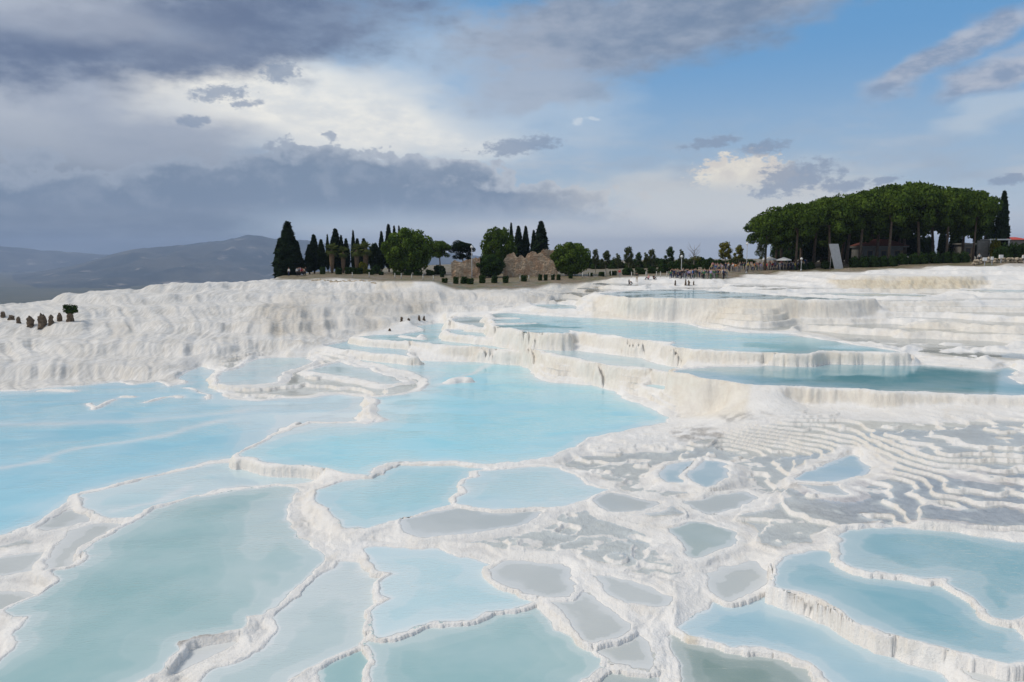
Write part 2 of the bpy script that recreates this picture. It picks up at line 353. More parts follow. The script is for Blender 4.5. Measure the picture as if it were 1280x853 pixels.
# height control lines: (px, py, depth) along visible breaks of slope
CTRL = [
 # left slope: skyline ridge, mid benches
 [(-170,386,100),(0,371,115),(100,361,122),(200,352,130),(300,347.5,142),(345,345.5,150)],
 [(-170,425,92),(0,412,97),(90,402,101),(200,398,104),(300,390,108)],
 [(-170,465,80),(0,446,82),(100,452,80),(200,446,82),(290,430,88)],
 [(-170,486,74),(0,480,72),(100,475,74),(200,470,75),(260,452,80)],
 # left plateau edge with the trees
 [(345,345.5,150),(400,347,148),(470,350,140),(550,353,136)],
 [(345,341,168),(400,342,166),(470,343,165),(550,346,160),(600,350,150),(680,347,155),(760,343,160)],
 # big shaded cliff left of the channel
 [(300,390,108),(345,372,118),(400,366,124),(470,362,128),(540,358,130)],
 [(290,444,86),(345,440,87),(400,430,90),(440,421,94),(500,404,104),(560,388,112)],
 [(540,358,130),(560,372,122),(640,366,124),(700,372,112)],
 # path and plateau, centre and right
 [(760,343,160),(800,347,150),(830,347,146),(900,347,146),(940,341,160),(1000,336,165),(1100,333,160),(1160,329.5,158),(1220,328,155),(1330,327,150)],
 [(780,356,128),(805,351,138)], [(818,349.8,139.5),(860,349.5,139),(905,350,138.5),(925,351,138)], [(815,357.5,132),(835,358,132.5),(905,357.5,132.5)], [(790,362,118),(830,361,119.5),(905,360.5,121)],
 # cream wall upper right
 [(1040,346,121),(1080,344,119),(1140,346,118),(1200,345,118.5),(1232,346,120)], [(1030,357,119),(1060,360,117),(1100,362,116),(1200,362,116),(1234,356,119)],
 [(1232,345,124),(1330,343,125)], [(1240,352,118),(1330,352,118)],
 # below the upper basin
 [(750,395,97),(800,399,95),(850,403,93),(900,409,88)], [(740,380,100),(735,368,108),(690,374,108)],
 [(980,374,95),(1060,375,95),(1160,376.5,94),(1330,378,92)], [(980,386,93),(1060,388,92.5),(1160,389,91.5),(1330,390,89)], [(985,397,90),(1050,399,89),(1100,400,88.5),(1280,402,83)],
 [(1000,414,86),(1080,421,80),(1180,425,76),(1330,428,70)],
 [(1140,441,66),(1240,452,61),(1330,452,61)],
 # foot of the great wall
 [(845,519,55),(880,520,54.5),(915,512,54.5),(960,503,53),(1035,507,51),(1120,510,49.5),(1230,510,48.5),(1330,511,48)],
 # tongue foot / step walls
 [(690,430,77),(750,436,74),(800,443,71)],
 [(850,457,64),(900,456.5,63.5),(960,455,63)],
 # slope from wall foot to the front right pools
 [(900,560,46),(1000,560,43.5),(1100,560,42),(1200,565,40.2),(1330,570,39.2)],
 [(960,660,31.6),(1040,655,31.2),(1150,650,31.2),(1330,655,30.6)],
 # white flow in the front centre
 [(800,600,39),(845,640,34.2),(835,690,29.6),(842,740,26.2),(845,790,23.8),(850,850,21.6)],
 [(800,640,34.4),(795,690,29.8),(805,740,26.3),(812,790,24.0),(822,850,21.7)],
 [(700,575,43),(760,560,45),(840,545,48)],
 [(640,690,30),(720,690,29.5),(780,690,29)],
 [(960,700,28.3),(965,730,26.2),(990,750,24.8)],
 [(1275,770,23.8),(1300,800,22.3),(1330,840,20.5)],
 [(400,620,37.5),(390,650,34.5),(420,690,30.8)],
]
WORLD_CTRL = [  # (px, depth, H): hidden ground
 [(-300,150,16),(-170,160,18),(0,170,16),(150,180,12),(280,185,9)],
 [(-300,300,75),(0,300,70),(200,300,60),(330,320,40)],
 [(380,190,3.9),(550,185,4.0),(760,185,3.6),(900,185,3.0),(1000,190,2.2),(1150,185,1.4),(1330,180,1.0)],
 [(400,330,9),(600,330,4.4),(760,330,3.3),(1000,330,2),(1330,330,0)],
 [(-400,60,13),(-600,50,14)],[(-500,24,12.8),(-300,20,12.2),(200,16,11.9),(640,15,11.7),(1000,15,11.9),(1400,16,11.4)],
 [(1600,60,8.4),(1600,100,5),(1600,150,2)],
]
def rc_of(x, y):
    r_ = np.hypot(x, y); t_ = np.arctan2(x, y)
    return np.interp(r_, rr, np.arange(NR)), np.interp(t_, th, np.arange(NC))

fixed = np.zeros((NR, NC), bool); val = np.zeros((NR, NC))
def draw_ctrl(pts):
    for a, b in zip(pts[:-1], pts[1:]):
        ra, ca = rc_of(a[0], a[1]); rb, cb = rc_of(b[0], b[1])
        n = int(max(abs(ra - rb), abs(ca - cb))) * 2 + 2
        t = np.linspace(0, 1, n)
        i = np.clip(np.round(ra + (rb - ra) * t).astype(int), 0, NR - 1); j = np.clip(np.round(ca + (cb - ca) * t).astype(int), 0, NC - 1)
        fixed[i, j] = True; val[i, j] = a[2] + (b[2] - a[2]) * t
for line in CTRL: draw_ctrl([at_D(*p) for p in line])
for line in WORLD_CTRL:
    pts = []
    for (px, dep, H) in line:
        pts.append(np.array([(px - 640) / FOC * dep, dep, CAMZ - H]))
    draw_ctrl(pts)

# pool shapes, with scalloped outlines
wx = GX + 0.55 * fbm(GX / 2.6, GY / 2.6, 2, 3) + 0.30 * fbm(GX / .9, GY / .9, 4, 5, .6) + 0.7 * fbm(GX / 7, GY / 7, 2, 61) * sstep(RR, 35, 70)
wx = wx + 0.05 * fbm(GX / .3, GY / .3, 2, 7) * (1 - sstep(RR, 30, 50))
wy = GY + 0.05 * fbm(GX / .3, GY / .3, 2, 17) * (1 - sstep(RR, 30, 50)) + 0.55 * fbm(GX / 2.6, GY / 2.6, 2, 13) + 0.30 * fbm(GX / .9, GY / .9, 4, 15, .6) + 0.7 * fbm(GX / 7, GY / 7, 2, 71) * sstep(RR, 35, 70)
def signed_dist(poly, pad):
    P = np.array(poly)
    x0, y0 = P.min(0) - pad; x1, y1 = P.max(0) + pad
    m = (wx > x0) & (wx < x1) & (wy > y0) & (wy < y1)
    qx = wx[m]; qy = wy[m]
    best = np.full(qx.shape, 1e9); ins = np.zeros(qx.shape, bool)
    Q = np.roll(P, -1, 0)
    for (ax, ay), (bx, by) in zip(P, Q):
        ex, ey = bx - ax, by - ay
        L = ex * ex + ey * ey + 1e-9
        t = np.clip(((qx - ax) * ex + (qy - ay) * ey) / L, 0, 1)
        best = np.minimum(best, (qx - ax - t * ex) ** 2 + (qy - ay - t * ey) ** 2)
        c = ((ay > qy) != (by > qy)) & (qx < ex * (qy - ay) / (by - ay if by != ay else 1e-9) + ax)
        ins ^= c
    return m, np.where(ins, 1, -1) * np.sqrt(best)
order = sorted(range(len(POOLS)), key=lambda i: -POOLS[i][1])     # lowest first, higher ones win
pid = np.full((NR, NC), -1); sdin = np.zeros((NR, NC)); dout = np.full((NR, NC), 50.0); nearz = np.zeros((NR, NC))
sds = {}
for i in order:
    nm, H, dep, tint, pxs = POOLS[i]
    poly = [at_H(px, py, H)[:2] for px, py in pxs]
    m, s = signed_dist(poly, 4.0)
    full = np.full((NR, NC), -9.0); full[m] = s + (0.20 + .16 * (1 - sstep(RR, 30, 50)))[m]
    sds[i] = full
    ins = full > 0
    pid[ins] = i; sdin[ins] = full[ins]
    fixed[ins] = True; val[ins] = CAMZ - H
    o = -full
    upd = (~ins) & (o < dout) & (full > -8.9)
    dout[upd] = o[upd]; nearz[upd] = CAMZ - H
    # where a higher pool cuts a lower one, keep the distance to the cut as the shore distance
for i in order:
    ins = (pid >= 0) & (pid != i) & (sds[i] < 0) & (sds[i] > -8.9)
    hi = ins & (np.array([p[1] for p in POOLS])[np.maximum(pid, 0)] > POOLS[i][1])
    sdin[hi] = np.minimum(sdin[hi], -sds[i][hi])
    # leave room for the wall under a higher pool
    room = hi & (np.array([p[1] for p in POOLS])[np.maximum(pid, 0)] > POOLS[i][1] + .02) & (-sds[i] < np.maximum(.18, RR * .0031 * np.where(RR < 40, 2.4, 3.4)))
    pid[room] = -1; fixed[room] = False; sdin[room] = 0; dout[room] = -sds[i][room]; nearz[room] = CAMZ - POOLS[i][1]
dout[pid >= 0] = 0

# harmonic interpolation between everything known, coarse to fine
def relax(z, f, v, n):
    for k in range(n):
        p = np.pad(z, 1, mode='edge')
        z = 0.25 * (p[:-2, 1:-1] + p[2:, 1:-1] + p[1:-1, :-2] + p[1:-1, 2:])
        z[f] = v[f]
    return z
def down(f, v, k):
    a, b = (NR + k - 1) // k, (NC + k - 1) // k
    F = np.zeros((a * k, b * k)); Vv = np.zeros((a * k, b * k))
    F[:NR, :NC] = f; Vv[:NR, :NC] = v * f
    F = F.reshape(a, k, b, k).sum((1, 3)); Vv = Vv.reshape(a, k, b, k).sum((1, 3))
    return F > 0, np.where(F > 0, Vv / np.maximum(F, 1e-9), 0)
z = None
for k, n in ((16, 1500), (8, 300), (4, 120), (2, 50), (1, 24)):
    f, v = down(fixed, val, k)
    if z is None: z = np.full(f.shape, v[f].mean())
    else:
        z = np.repeat(np.repeat(z, 2, 0), 2, 1)[:f.shape[0], :f.shape[1]]
    z[f] = v[f]
    z = relax(z, f, v, n)
B = z
land = pid < 0
# soften the creases of the control lines on open land
Bs = relax(B.copy(), (pid >= 0), B, 6)
B = Bs
PXg, PYg = project(GX, GY, B)

def poly_mask(pxs, soft):
    P = np.array(pxs, float)
    qx, qy = PXg, PYg
    ins = np.zeros(qx.shape, bool); best = np.full(qx.shape, 1e9)
    for (ax, ay), (bx, by) in zip(P, np.roll(P, -1, 0)):
        ex, ey = bx - ax, by - ay
        t = np.clip(((qx - ax) * ex + (qy - ay) * ey) / (ex * ex + ey * ey + 1e-9), 0, 1)
        best = np.minimum(best, (qx - ax - t * ex) ** 2 + (qy - ay - t * ey) ** 2)
        ins ^= ((ay > qy) != (by > qy)) & (qx < ex * (qy - ay) / (by - ay if by != ay else 1e-9) + ax)
    s = np.where(ins, 1, -1) * np.sqrt(best)
    return sstep(s, -soft, soft)

def terrace(b, step, rim, basin, wall):
    """rimstone profile: raised lip on the low edge, flat basin, wall up to the next level"""
    q = b / step
    kk = np.floor(q); fr = q - kk
    lip = rim * np.exp(-(fr / 0.038) ** 2)
    up = sstep(fr, 1 - wall, 1.0) * (1 + rim)
    dip = -basin * sstep(fr, 0.05, 0.3) * (1 - sstep(fr, 1 - wall - .15, 1 - wall + .05))
    return (kk + lip + dip + up) * step, kk, fr

zt = B.copy()
nb = sstep(dout, 0.05, 1.0)
microW = np.full((NR, NC), -999.0); microK = np.zeros((NR, NC), int)
grey = np.zeros((NR, NC)); cream = np.zeros((NR, NC)); soil = np.zeros((NR, NC)); brown = np.zeros((NR, NC)); dark = np.zeros((NR, NC))

hill = poly_mask([(-400,360),(345,340),(480,352),(570,362),(640,358),(762,347),(742,364),(690,376),(600,386),(560,390),(500,402),(440,422),(400,432),(300,447),(250,455),(220,478),(0,492),(-400,520)], 6)
rtop = poly_mask([(660,372),(760,346),(900,346),(960,338),(1400,322),(1400,450),(1240,452),(1100,434),(1000,414),(900,410),(760,397),(700,392),(600,386)], 4)
micro_r = poly_mask([(700,562),(850,548),(920,530),(1000,516),(1400,520),(1400,668),(1060,668),(1000,690),(930,700),(760,640),(690,600)], 12)
micro_c = poly_mask([(450,655),(600,630),(760,610),(960,690),(940,740),(820,720),(800,850),(730,830),(660,740),(560,690)], 10)
micro_w = poly_mask([(350,610),(420,600),(430,660),(460,680),(480,720),(400,710),(350,680)], 5)
micro_l = poly_mask([(-200,668),(110,628),(150,655),(60,750),(30,850),(-200,880)], 6)
micro_g = poly_mask([(600,455),(700,425),(860,455),(850,520),(700,490)], 8)
micro_h = poly_mask([(220,480),(290,440),(420,432),(540,470),(520,495),(300,505)], 6)
r_edge = poly_mask([(1040,425),(1400,425),(1400,460),(1150,450)], 6)

# folds and benches of the left slope
Lt = TH * 95.0
warp = 2.2 * fbm(GX / 14, GY / 14, 3, 21)
flow = fbm((Lt + warp) / 1.2, GY / 17, 3, 23)
folds = fbm((Lt + warp * 1.6) / 5.5, GY / 20, 3, 27)
bh = B + 1.0 * fbm(GX / 15, GY / 15, 3, 31) + 0.45 * folds + 0.14 * flow
th_, _, fh_ = terrace(bh, 1.25, 0.05, 0.0, 0.42)
bill = np.abs(fbm((Lt + warp) / 2.4, GY / 11.0, 3, 33))
zh = bh * 0.28 + th_ * 0.72 + 0.28 * np.abs(folds) + 0.30 * bill + 0.20 * flow + .16 * fbm((Lt + warp) / .6, GY / 9, 2, 29) - .2
fade = sstep(dout, 0.0, 2.5) * sstep(fixed * 1.0, 2, -1)
zt = zt + (zh - B - 0.3) * hill * sstep(dout, 0.2, 4.0)
# upper right benches
bt = B + 0.55 * fbm(GX / 15, GY / 7, 3, 41) + 0.12 * fbm(GX / 2.5, GY / 2.5, 2, 43)
tt, kt, ft = terrace(bt + .16 * np.abs(fbm(TH * 100 / 4, GY / 6, 3, 45)), 0.55, 0.12, 0.14, 0.36)
tt = tt + 0.14 * fbm(TH * 100 / .7, GY / 5, 2, 47) * ((ft > .66) | (ft < .05))
zt = zt + (tt - B - 0.1) * rtop * sstep(dout, 0.2, 2.5)
okr = (rtop > .97) & (dout > 2.6) & (PYg > 352)
microW[okr] = ((kt + .03) * .55 - .1)[okr]; microK[okr] = (kt + 900000).astype(int)[okr]
grey = np.maximum(grey, .5 * rtop * sstep(dout, 1, 3) * sstep(ft, .1, .3) * (1 - sstep(ft, .5, .66)) * sstep(fbm(GX / 9, GY / 9, 3, 49), -.2, .25))
t2, k2, f2 = terrace(B + 0.12 * fbm(GX / 5, GY / 3, 3, 51), 0.16, 0.5, 0.15, 0.35)
zt = zt + (t2 - B) * r_edge * nb
# small rimstone basins
def micro(mask, step, a1, l1, a2, l2, seed, rim=0.34, basin=0.28, wall=0.12, wl=0.13, gk=1.0, a3=.05):
    global zt
    b = B + a1 * fbm(GX / l1, GY / l1, 3, seed) + a2 * fbm(GX / l2, GY / l2, 3, seed + 7, .6) + a3 * fbm(GX / .9, GY / .9, 3, seed + 9)
    rv = np.clip(.75 + 1.3 * fbm(GX / 2.2, GY / 2.2, 3, seed + 11), .2, 1.4)          # lips swell and fade out
    t, k_, f_ = terrace(b, step, rim * rv, basin, wall)
    amp = np.clip(.92 + 1.0 * fbm(GX / 4.5, GY / 4.5, 2, seed + 13), .6, 1.0)
    t = b + (t - b) * amp
    m = mask * nb
    zt = zt + (t - B) * m
    ok = (m > 0.9)
    microW[ok] = ((k_ + wl) * step)[ok]; microK[ok] = (k_ + seed * 1000).astype(int)[ok]
    grey[...] = np.maximum(grey, mask * sstep(dout, .1, .5) * sstep(f_, 0.06, 0.3) * (1 - sstep(f_, 1 - wall - .2, 1 - wall + .04)) * gk * (.35 + .65 * amp))
micro(micro_r, 0.13, 0.60, 9.0, 0.26, 3.4, 101, gk=.9, a3=.07)
micro(micro_c * (1 - micro_r), 0.11, 0.28, 5.0, 0.18, 2.4, 171, gk=.75, a3=.06)
micro(micro_w, 0.12, 0.2, 3.0, 0.10, 0.9, 201, gk=.35)
micro(micro_l, 0.14, 0.15, 4.0, 0.10, 1.3, 251, gk=.8)
micro(micro_g, 0.36, 0.30, 5.0, 0.20, 1.6, 301, rim=.25, basin=.16, wl=.02, gk=0)
micro(micro_h, 0.22, 0.2, 5.0, 0.10, 1.2, 351, gk=0.3)

# thin crusty steps on the banks between the near pools
other = np.maximum.reduce([micro_r, micro_c, micro_w, micro_l, micro_g, micro_h])
sB = np.hypot(np.gradient(B, axis=0) / np.gradient(RR, axis=0), np.gradient(B, axis=1) / (np.gradient(TH, axis=1) * RR))
bank = (1 - sstep(sB, .10, .22)) * (1 - sstep(RR, 38, 60)) * (1 - other) * sstep(dout, .12, .4) * land
bb = B + .10 * fbm(GX / 2.5, GY / 2.5, 3, 211) + .08 * fbm(GX / .9, GY / .9, 3, 213)
tk, kk_, fk_ = terrace(bb, .07, .45, .2, .3)
zt = zt + (tk - B) * bank
grey = np.maximum(grey, bank * .38 * sstep(fk_, .08, .3) * (1 - sstep(fk_, .5, .7)))
# steep faces get vertical flutes
gr_ = np.gradient(zt, axis=0) / np.gradient(RR, axis=0)
gt_ = np.gradient(zt, axis=1) / (np.gradient(TH, axis=1) * RR)
slope = np.hypot(gr_, gt_)
fl = fbm((GX * .95 + GY * .3) / 0.55 + 1.2 * fbm(GX / 3, GY / 3, 2, 81), GY / 2.2, 3, 83)
zt = zt + 0.10 * sstep(RR, 26, 62) * fl * (.4 + 1.2 * np.clip(fbm(GX / 4, GY / 4, 2, 85) + .5, 0, 1)) * sstep(slope, 0.3, 1.0) * land
nearf = 1 - sstep(RR, 35, 60)
zt = zt + (0.03 * fbm(GX / .8, GY / .8, 3, 91) + .034 * nearf * fbm(GX / .28, GY / .28, 2, 95) + 0.05 * fbm(GX / 2.4, GY / 2.4, 2, 93)) * land * sstep(dout, 0, .6)

# pool rims and floors
ztop = zt
Hs = np.array([p[1] for p in POOLS]); Ds = np.array([p[2] for p in POOLS])
pin = pid >= 0
zw = np.where(pin, CAMZ - Hs[np.maximum(pid, 0)], nearz)
rimv = 0.15 + 1.5 * np.clip(fbm(GX / 1.6, GY / 1.6, 3, 111) + .35, 0, 1)
rimv = rimv + nearf * .7 * fbm(GX / .3, GY / .3, 2, 113)
rimh = 0.045 * rimv * np.clip(RR / 30, .8, 3.2)
rw = 0.11 * np.clip(RR / 28, .8, 4.0)
lip = rimh * np.exp(-(dout / rw) ** 2)
outz = np.maximum(ztop, 0) * 0
lower = np.clip(zw - ztop, 0, None)
zt = np.where(pin, 0, ztop + lip * (ztop < zw + .4) + lower * np.exp(-(np.clip(dout - .07 - .0026 * RR, 0, None) / np.maximum(rw * 1.0, RR * .0031 * 1.8)) ** 2))
dep = Ds[np.maximum(pid, 0)]
floor_n = fbm(GX / 3.2, GY / 3.2, 3, 121)
shelf = 1 - np.exp(-np.clip(sdin - 0.05, 0, None) / ((0.9 + 1.6 * dep) * np.clip(RR / 32, .75, 2.2)))
dvar = np.clip(1.05 + 0.6 * fbm(GX / 6, GY / 6, 3, 131) + .35 * floor_n + .30 * fbm(GX / 1.3, GY / 1.3, 3, 133), .2, 1.7)
for pm_, so_, k0 in (([(320,500),(440,492),(540,488),(560,505),(500,545),(430,560),(330,562)], 32, .78), ([(280,500),(450,495),(452,530),(300,560)], 25, .8), ([(300,610),(362,612),(352,680),(396,695),(330,760),(250,745),(280,660)], 45, .7),
                     ([(0,500),(270,490),(300,530),(0,535)], 14, .4), ([(850,462),(1000,455),(960,475),(880,472)], 8, .5), ([(660,436),(850,452),(850,462),(700,448)], 6, .3), ([(430,442),(530,448),(600,456),(520,486)], 10, .6), ([(150,610),(300,580),(390,600),(250,618)], 10, .3)):
    dvar = dvar * (1 - k0 * poly_mask(pm_, so_))
zin = zw + rimh * np.exp(-((sdin + 0.0) / (rw * 0.8)) ** 2) - 0.02 * sstep(sdin, .02, .12) - dep * shelf * dvar
dw = np.clip(zw - zin, 0, None)
tb, _, _ = terrace(-dw + .10 * fbm(GX / 1.8, GY / 1.8, 3, 135), .20, .30, .05, .3)
zin = np.where(dw > .06, zw - np.clip(dw + .5 * (-tb - dw), .05, None), zin)
zt = np.where(pin, zin, zt)

# half drowned rims inside the big pools: polyline in pixels, plane, crest above the water
def ridge(pts, H, top, width, seed):
    global zt
    P = [at_H(px, py, H)[:2] for px, py in pts]
    best = np.full((NR, NC), 1e9)
    for a, b in zip(P[:-1], P[1:]):
        ex, ey = b - a
        t = np.clip(((wx - a[0]) * ex + (wy - a[1]) * ey) / (ex * ex + ey * ey), 0, 1)
        best = np.minimum(best, (wx - a[0] - t * ex) ** 2 + (wy - a[1] - t * ey) ** 2)
    d = np.sqrt(best)
    crest = CAMZ - H + top + 0.10 * fbm(GX / 2.0, GY / 2.0, 3, seed)
    k_ = np.exp(-(d / width) ** 2)
    m = pin & (d < width * 3)
    zt = np.where(m, np.maximum(zt, zt + (crest - zt) * k_), zt)
ridge([(-100,533),(0,528),(80,529),(200,524),(260,520),(330,512)], 11.6, -.10, 1.3, 401)
ridge([(-60,592),(0,586),(48,577),(65,569),(100,560),(190,548),(240,536),(300,522)], 11.6, -.09, .9, 402)
ridge([(110,505),(122,512),(140,500)], 11.6, .10, .5, 403)
ridge([(150,497),(165,497)], 11.6, .12, .6, 404)
ridge([(185,503),(215,495),(225,497)], 11.6, .06, .5, 405)
ridge([(228,485),(248,490),(262,498)], 11.6, .04, .5, 406)
ridge([(60,489),(90,490)], 11.6, .10, .9, 407)
ridge([(300,570),(322,557),(345,546),(365,534)], 11.3, -.04, .5, 408)
ridge([(366,531),(376,532)], 11.3, .16, .6, 409)
ridge([(462,502),(462,512),(464,522),(476,526)], 11.0, .14, .5, 410)
ridge([(615,454),(598,461),(580,470),(570,478),(545,481),(520,487)], 11.0, -.06, .7, 411)
ridge([(565,478),(575,477),(582,478)], 11.0, .40, .75, 412)
ridge([(618,399),(650,399)], 7.7, .12, .7, 413)
ridge([(622,405.5),(668,405)], 7.7, .14, .6, 414)
ridge([(988,419),(1040,424),(1100,434),(1130,440)], 7.7, .05, .7, 415)
ridge([(1020,442),(1060,446),(1130,452),(1240,464)], 8.6, -.02, .5, 416)
ridge([(500,421),(525,424),(527,419)], 9.6, .18, .8, 417)
ridge([(150,640),(200,627),(240,610)], 11.55, -.06, .4, 418)

# ------------------------------------------------------------------ ground colours
grey = np.where(pin, sstep(sdin, .25, .9) * (dep < .3) * 0.85, grey)
grey = np.clip(grey * np.clip(.72 + 0.9 * fbm(GX / 1.5, GY / 1.5, 4, 141, .6), .1, 1.1), 0, 1)
lav = poly_mask([(990,590),(1130,585),(1400,590),(1400,650),(1100,655),(1000,630)], 15)
grey = np.clip(grey * (1 + .7 * lav), 0, 1)
grey = np.maximum(grey, 0.55 * poly_mask([(715,553),(760,548),(770,555),(735,563)], 5) * sstep(fbm(GX / .8, GY / .8, 3, 142), -.2, .2) * land)
dark = np.maximum(dark, 0.8 * poly_mask([(838,540),(880,532),(905,540),(900,550),(850,550)], 5) * sstep(fbm(GX / .5, GY / .5, 3, 143), -.3, .2) * land)
dark = np.maximum(dark, 0.7 * poly_mask([(900,520),(950,514),(965,518),(910,530)], 4) * sstep(fbm(GX / .5, GY / .5, 3, 144), -.3, .2) * land)
dark = np.maximum(dark, 0.6 * poly_mask([(975,605),(1000,590),(1050,568),(1060,572),(1010,598),(1000,612)], 5) * sstep(fbm(GX / .5, GY / .5, 3, 145), -.3, .2) * land)
dark = np.maximum(dark, 0.85 * poly_mask([(192,826),(200,806),(240,790),(278,786),(282,798),(240,803),(212,815),(202,832)], 3))
cream = np.maximum(cream, 0.85 * poly_mask([(1035,347),(1080,344),(1230,346),(1238,354),(1200,361),(1100,363),(1050,358)], 5))
cream = np.maximum(cream, 0.45 * poly_mask([(740,372),(1000,372),(1000,400),(740,398)], 4))
cream = np.maximum(cream, 0.40 * poly_mask([(830,465),(940,482),(930,522),(850,522)], 5))
cream = np.maximum(cream, 0.45 * poly_mask([(640,372),(700,350),(790,345),(740,366),(690,378)], 5))
cream = np.maximum(cream, 0.30 * poly_mask([(960,400),(1300,400),(1300,425),(1000,418)], 5))
cream = np.maximum(cream, 0.65 * poly_mask([(470,347),(520,347),(515,356),(470,356)], 3))
cream = np.maximum(cream, 0.50 * poly_mask([(858,780),(872,800),(880,853),(850,853)], 5))
gs_ = np.hypot(np.gradient(zt, axis=0) / np.gradient(RR, axis=0), np.gradient(zt, axis=1) / (np.gradient(TH, axis=1) * RR))
cream = np.maximum(cream, .34 * sstep(gs_, .5, 1.3) * land * sstep(RR, 28, 50))
cream *= 0.6 + 0.8 * np.clip(fbm(GX / 6, GY / 3, 3, 147) + .4, 0, 1)
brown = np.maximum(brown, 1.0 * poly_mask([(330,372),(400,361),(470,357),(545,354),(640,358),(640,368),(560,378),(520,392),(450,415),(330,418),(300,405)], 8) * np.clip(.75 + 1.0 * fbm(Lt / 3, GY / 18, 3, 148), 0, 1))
spk = sstep(fbm(GX / .55, GY / 1.4, 2, 149), .50, .62) * sstep(fbm(GX / 9, GY / 9, 3, 150), -.05, .3) * hill * land
dark = np.maximum(dark, .9 * spk)
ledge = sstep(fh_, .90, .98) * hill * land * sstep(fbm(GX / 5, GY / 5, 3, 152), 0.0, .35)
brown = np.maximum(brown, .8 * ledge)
brown = np.maximum(brown, 0.6 * poly_mask([(140,400),(165,398),(170,412),(135,415)], 4))
soil_edge = [(340,346.5),(420,346.5),(480,351),(540,352.5),(570,361),(640,359),(700,354),(760,347.5),(800,345.5),(850,345),(905,349),(935,343),(1010,339),(1080,336.5),(1170,332),(1240,331),(1400,331),(1400,200),(300,200)]
PXn = PXg; PYs = PYg
soil = poly_mask(soil_edge, 1.6) * (GY > 125)
soil = np.maximum(soil, sstep(RR, 190, 230))
whitespot = poly_mask([(545,347),(560,347),(572,354),(560,362),(545,358)], 2)
def smooth_attr(a): return np.clip(a, 0, 1).astype(np.float32)

def grid_mesh(name, X, Y, Z, keep=None):
    a, b = X.shape
    idx = np.arange(a * b).reshape(a, b)
    q = np.stack([idx[:-1, :-1], idx[:-1, 1:], idx[1:, 1:], idx[1:, :-1]], -1)
    q = q[keep] if keep is not None else q.reshape(-1, 4)
    used = np.unique(q)
    mp = np.full(a * b, -1); mp[used] = np.arange(len(used))
    q = mp[q]
    co = np.stack([X, Y, Z], -1).reshape(-1, 3)[used].astype(np.float32)
    me = bpy.data.meshes.new(name)
    me.vertices.add(len(co)); me.vertices.foreach_set('co', co.ravel())
    me.loops.add(q.size); me.loops.foreach_set('vertex_index', q.ravel()[::1].astype(np.int32))
    me.polygons.add(len(q)); me.polygons.foreach_set('loop_start', np.arange(0, q.size, 4, dtype=np.int32))
    try: me.polygons.foreach_set('loop_total', np.full(len(q), 4, np.int32))
    except Exception: pass
    me.update(); me.validate()
    me.polygons.foreach_set('use_smooth', np.ones(len(me.polygons), bool))
    return me, used
def set_attr(me, name, data):
    at = me.attributes.new(name, 'FLOAT', 'POINT'); at.data.foreach_set('value', data.astype(np.float32))
def link(name, me, mat=None, parent=None, **props):
    o = bpy.data.objects.new(name, me); COL.objects.link(o)
    if mat and me is not None and hasattr(me, 'materials') and not me.materials: me.materials.append(mat)
    if parent: o.parent = parent
    for k_, v_ in props.items(): o[k_] = v_
    return o

# material of the limestone
mt, nt, out = new_mat('travertine')
geo = nt.node('ShaderNodeNewGeometry').outputs['Position']
n1 = nt.noise(geo, 0.35, 5, 0.6); n2 = nt.noise(geo, 2.6, 5, 0.65); n3 = nt.noise(geo, 14.0, 4, 0.6)
st = nt.noise(nt.scale(geo, (2.2, 0.9, 0.25)), 1.6, 4, 0.6)
white = nt.mix(nt.ss(n1, .35, .7), (.82, .795, .765), (.76, .73, .69))
white = nt.mix(nt.mul(nt.ss(n2, .5, .75), .45), white, (.66, .635, .60))
white = nt.mix(nt.mul(nt.ss(st, .52, .72), .30), white, (.68, .66, .635))
st4 = nt.noise(geo, 0.9, 6, .7, .6); n4 = nt.noise(geo, 42.0, 3, .6)
white = nt.mix(nt.mul(nt.ss(st4, .50, .68), .38), white, (.66, .60, .52))
g_ = nt.attr('grey')[2]; c_ = nt.attr('cream')[2]; s_ = nt.attr('soil')[2]; b_ = nt.attr('brown')[2]; d_ = nt.attr('dark')[2]
gcol = nt.mix(nt.ss(n2, .35, .65), (.56, .545, .53), (.68, .66, .64))
gcol = nt.mix(nt.attr('lav')[2], gcol, nt.mix(nt.ss(n2, .35, .65), (.44, .425, .435), (.58, .56, .565)))
colr = nt.mix(nt.mul(g_, nt.ss(n3, .2, .5, .7, 1.0)), white, gcol)
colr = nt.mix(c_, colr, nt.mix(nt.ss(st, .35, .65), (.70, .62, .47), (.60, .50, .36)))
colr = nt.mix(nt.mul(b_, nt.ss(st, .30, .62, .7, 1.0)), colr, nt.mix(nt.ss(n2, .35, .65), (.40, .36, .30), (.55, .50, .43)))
colr = nt.mix(nt.mul(d_, nt.ss(n3, .3, .6, .5, 1.0)), colr, (.30, .28, .26))
hl_ = nt.attr('hillm')[2]
st3 = nt.noise(nt.scale(geo, (1.6, .20, .10)), 2.2, 5, .6)
colr = nt.mix(nt.mul(nt.mul(hl_, nt.sub(1.0, nt.mul(b_, .8))), nt.ss(st3, .36, .62, .35, 1.0)), colr, nt.mix(nt.ss(n1, .4, .65), (.60, .58, .55), (.54, .515, .475)))
sc = nt.mix(nt.ss(n2, .35, .65), (.15, .115, .078), (.25, .195, .135))
sc = nt.mix(nt.mul(nt.ss(n1, .42, .62), .7), sc, (.12, .12, .055))
colr = nt.mix(s_, colr, sc)
hgt = nt.add(nt.add(nt.mul(n2, .55), nt.add(nt.mul(n3, .36), nt.mul(n4, .10))), nt.add(nt.mul(st, .4), nt.mul(st3, nt.mul(hl_, .6))))
nb_ = bump(nt, hgt, 0.6, 0.2)
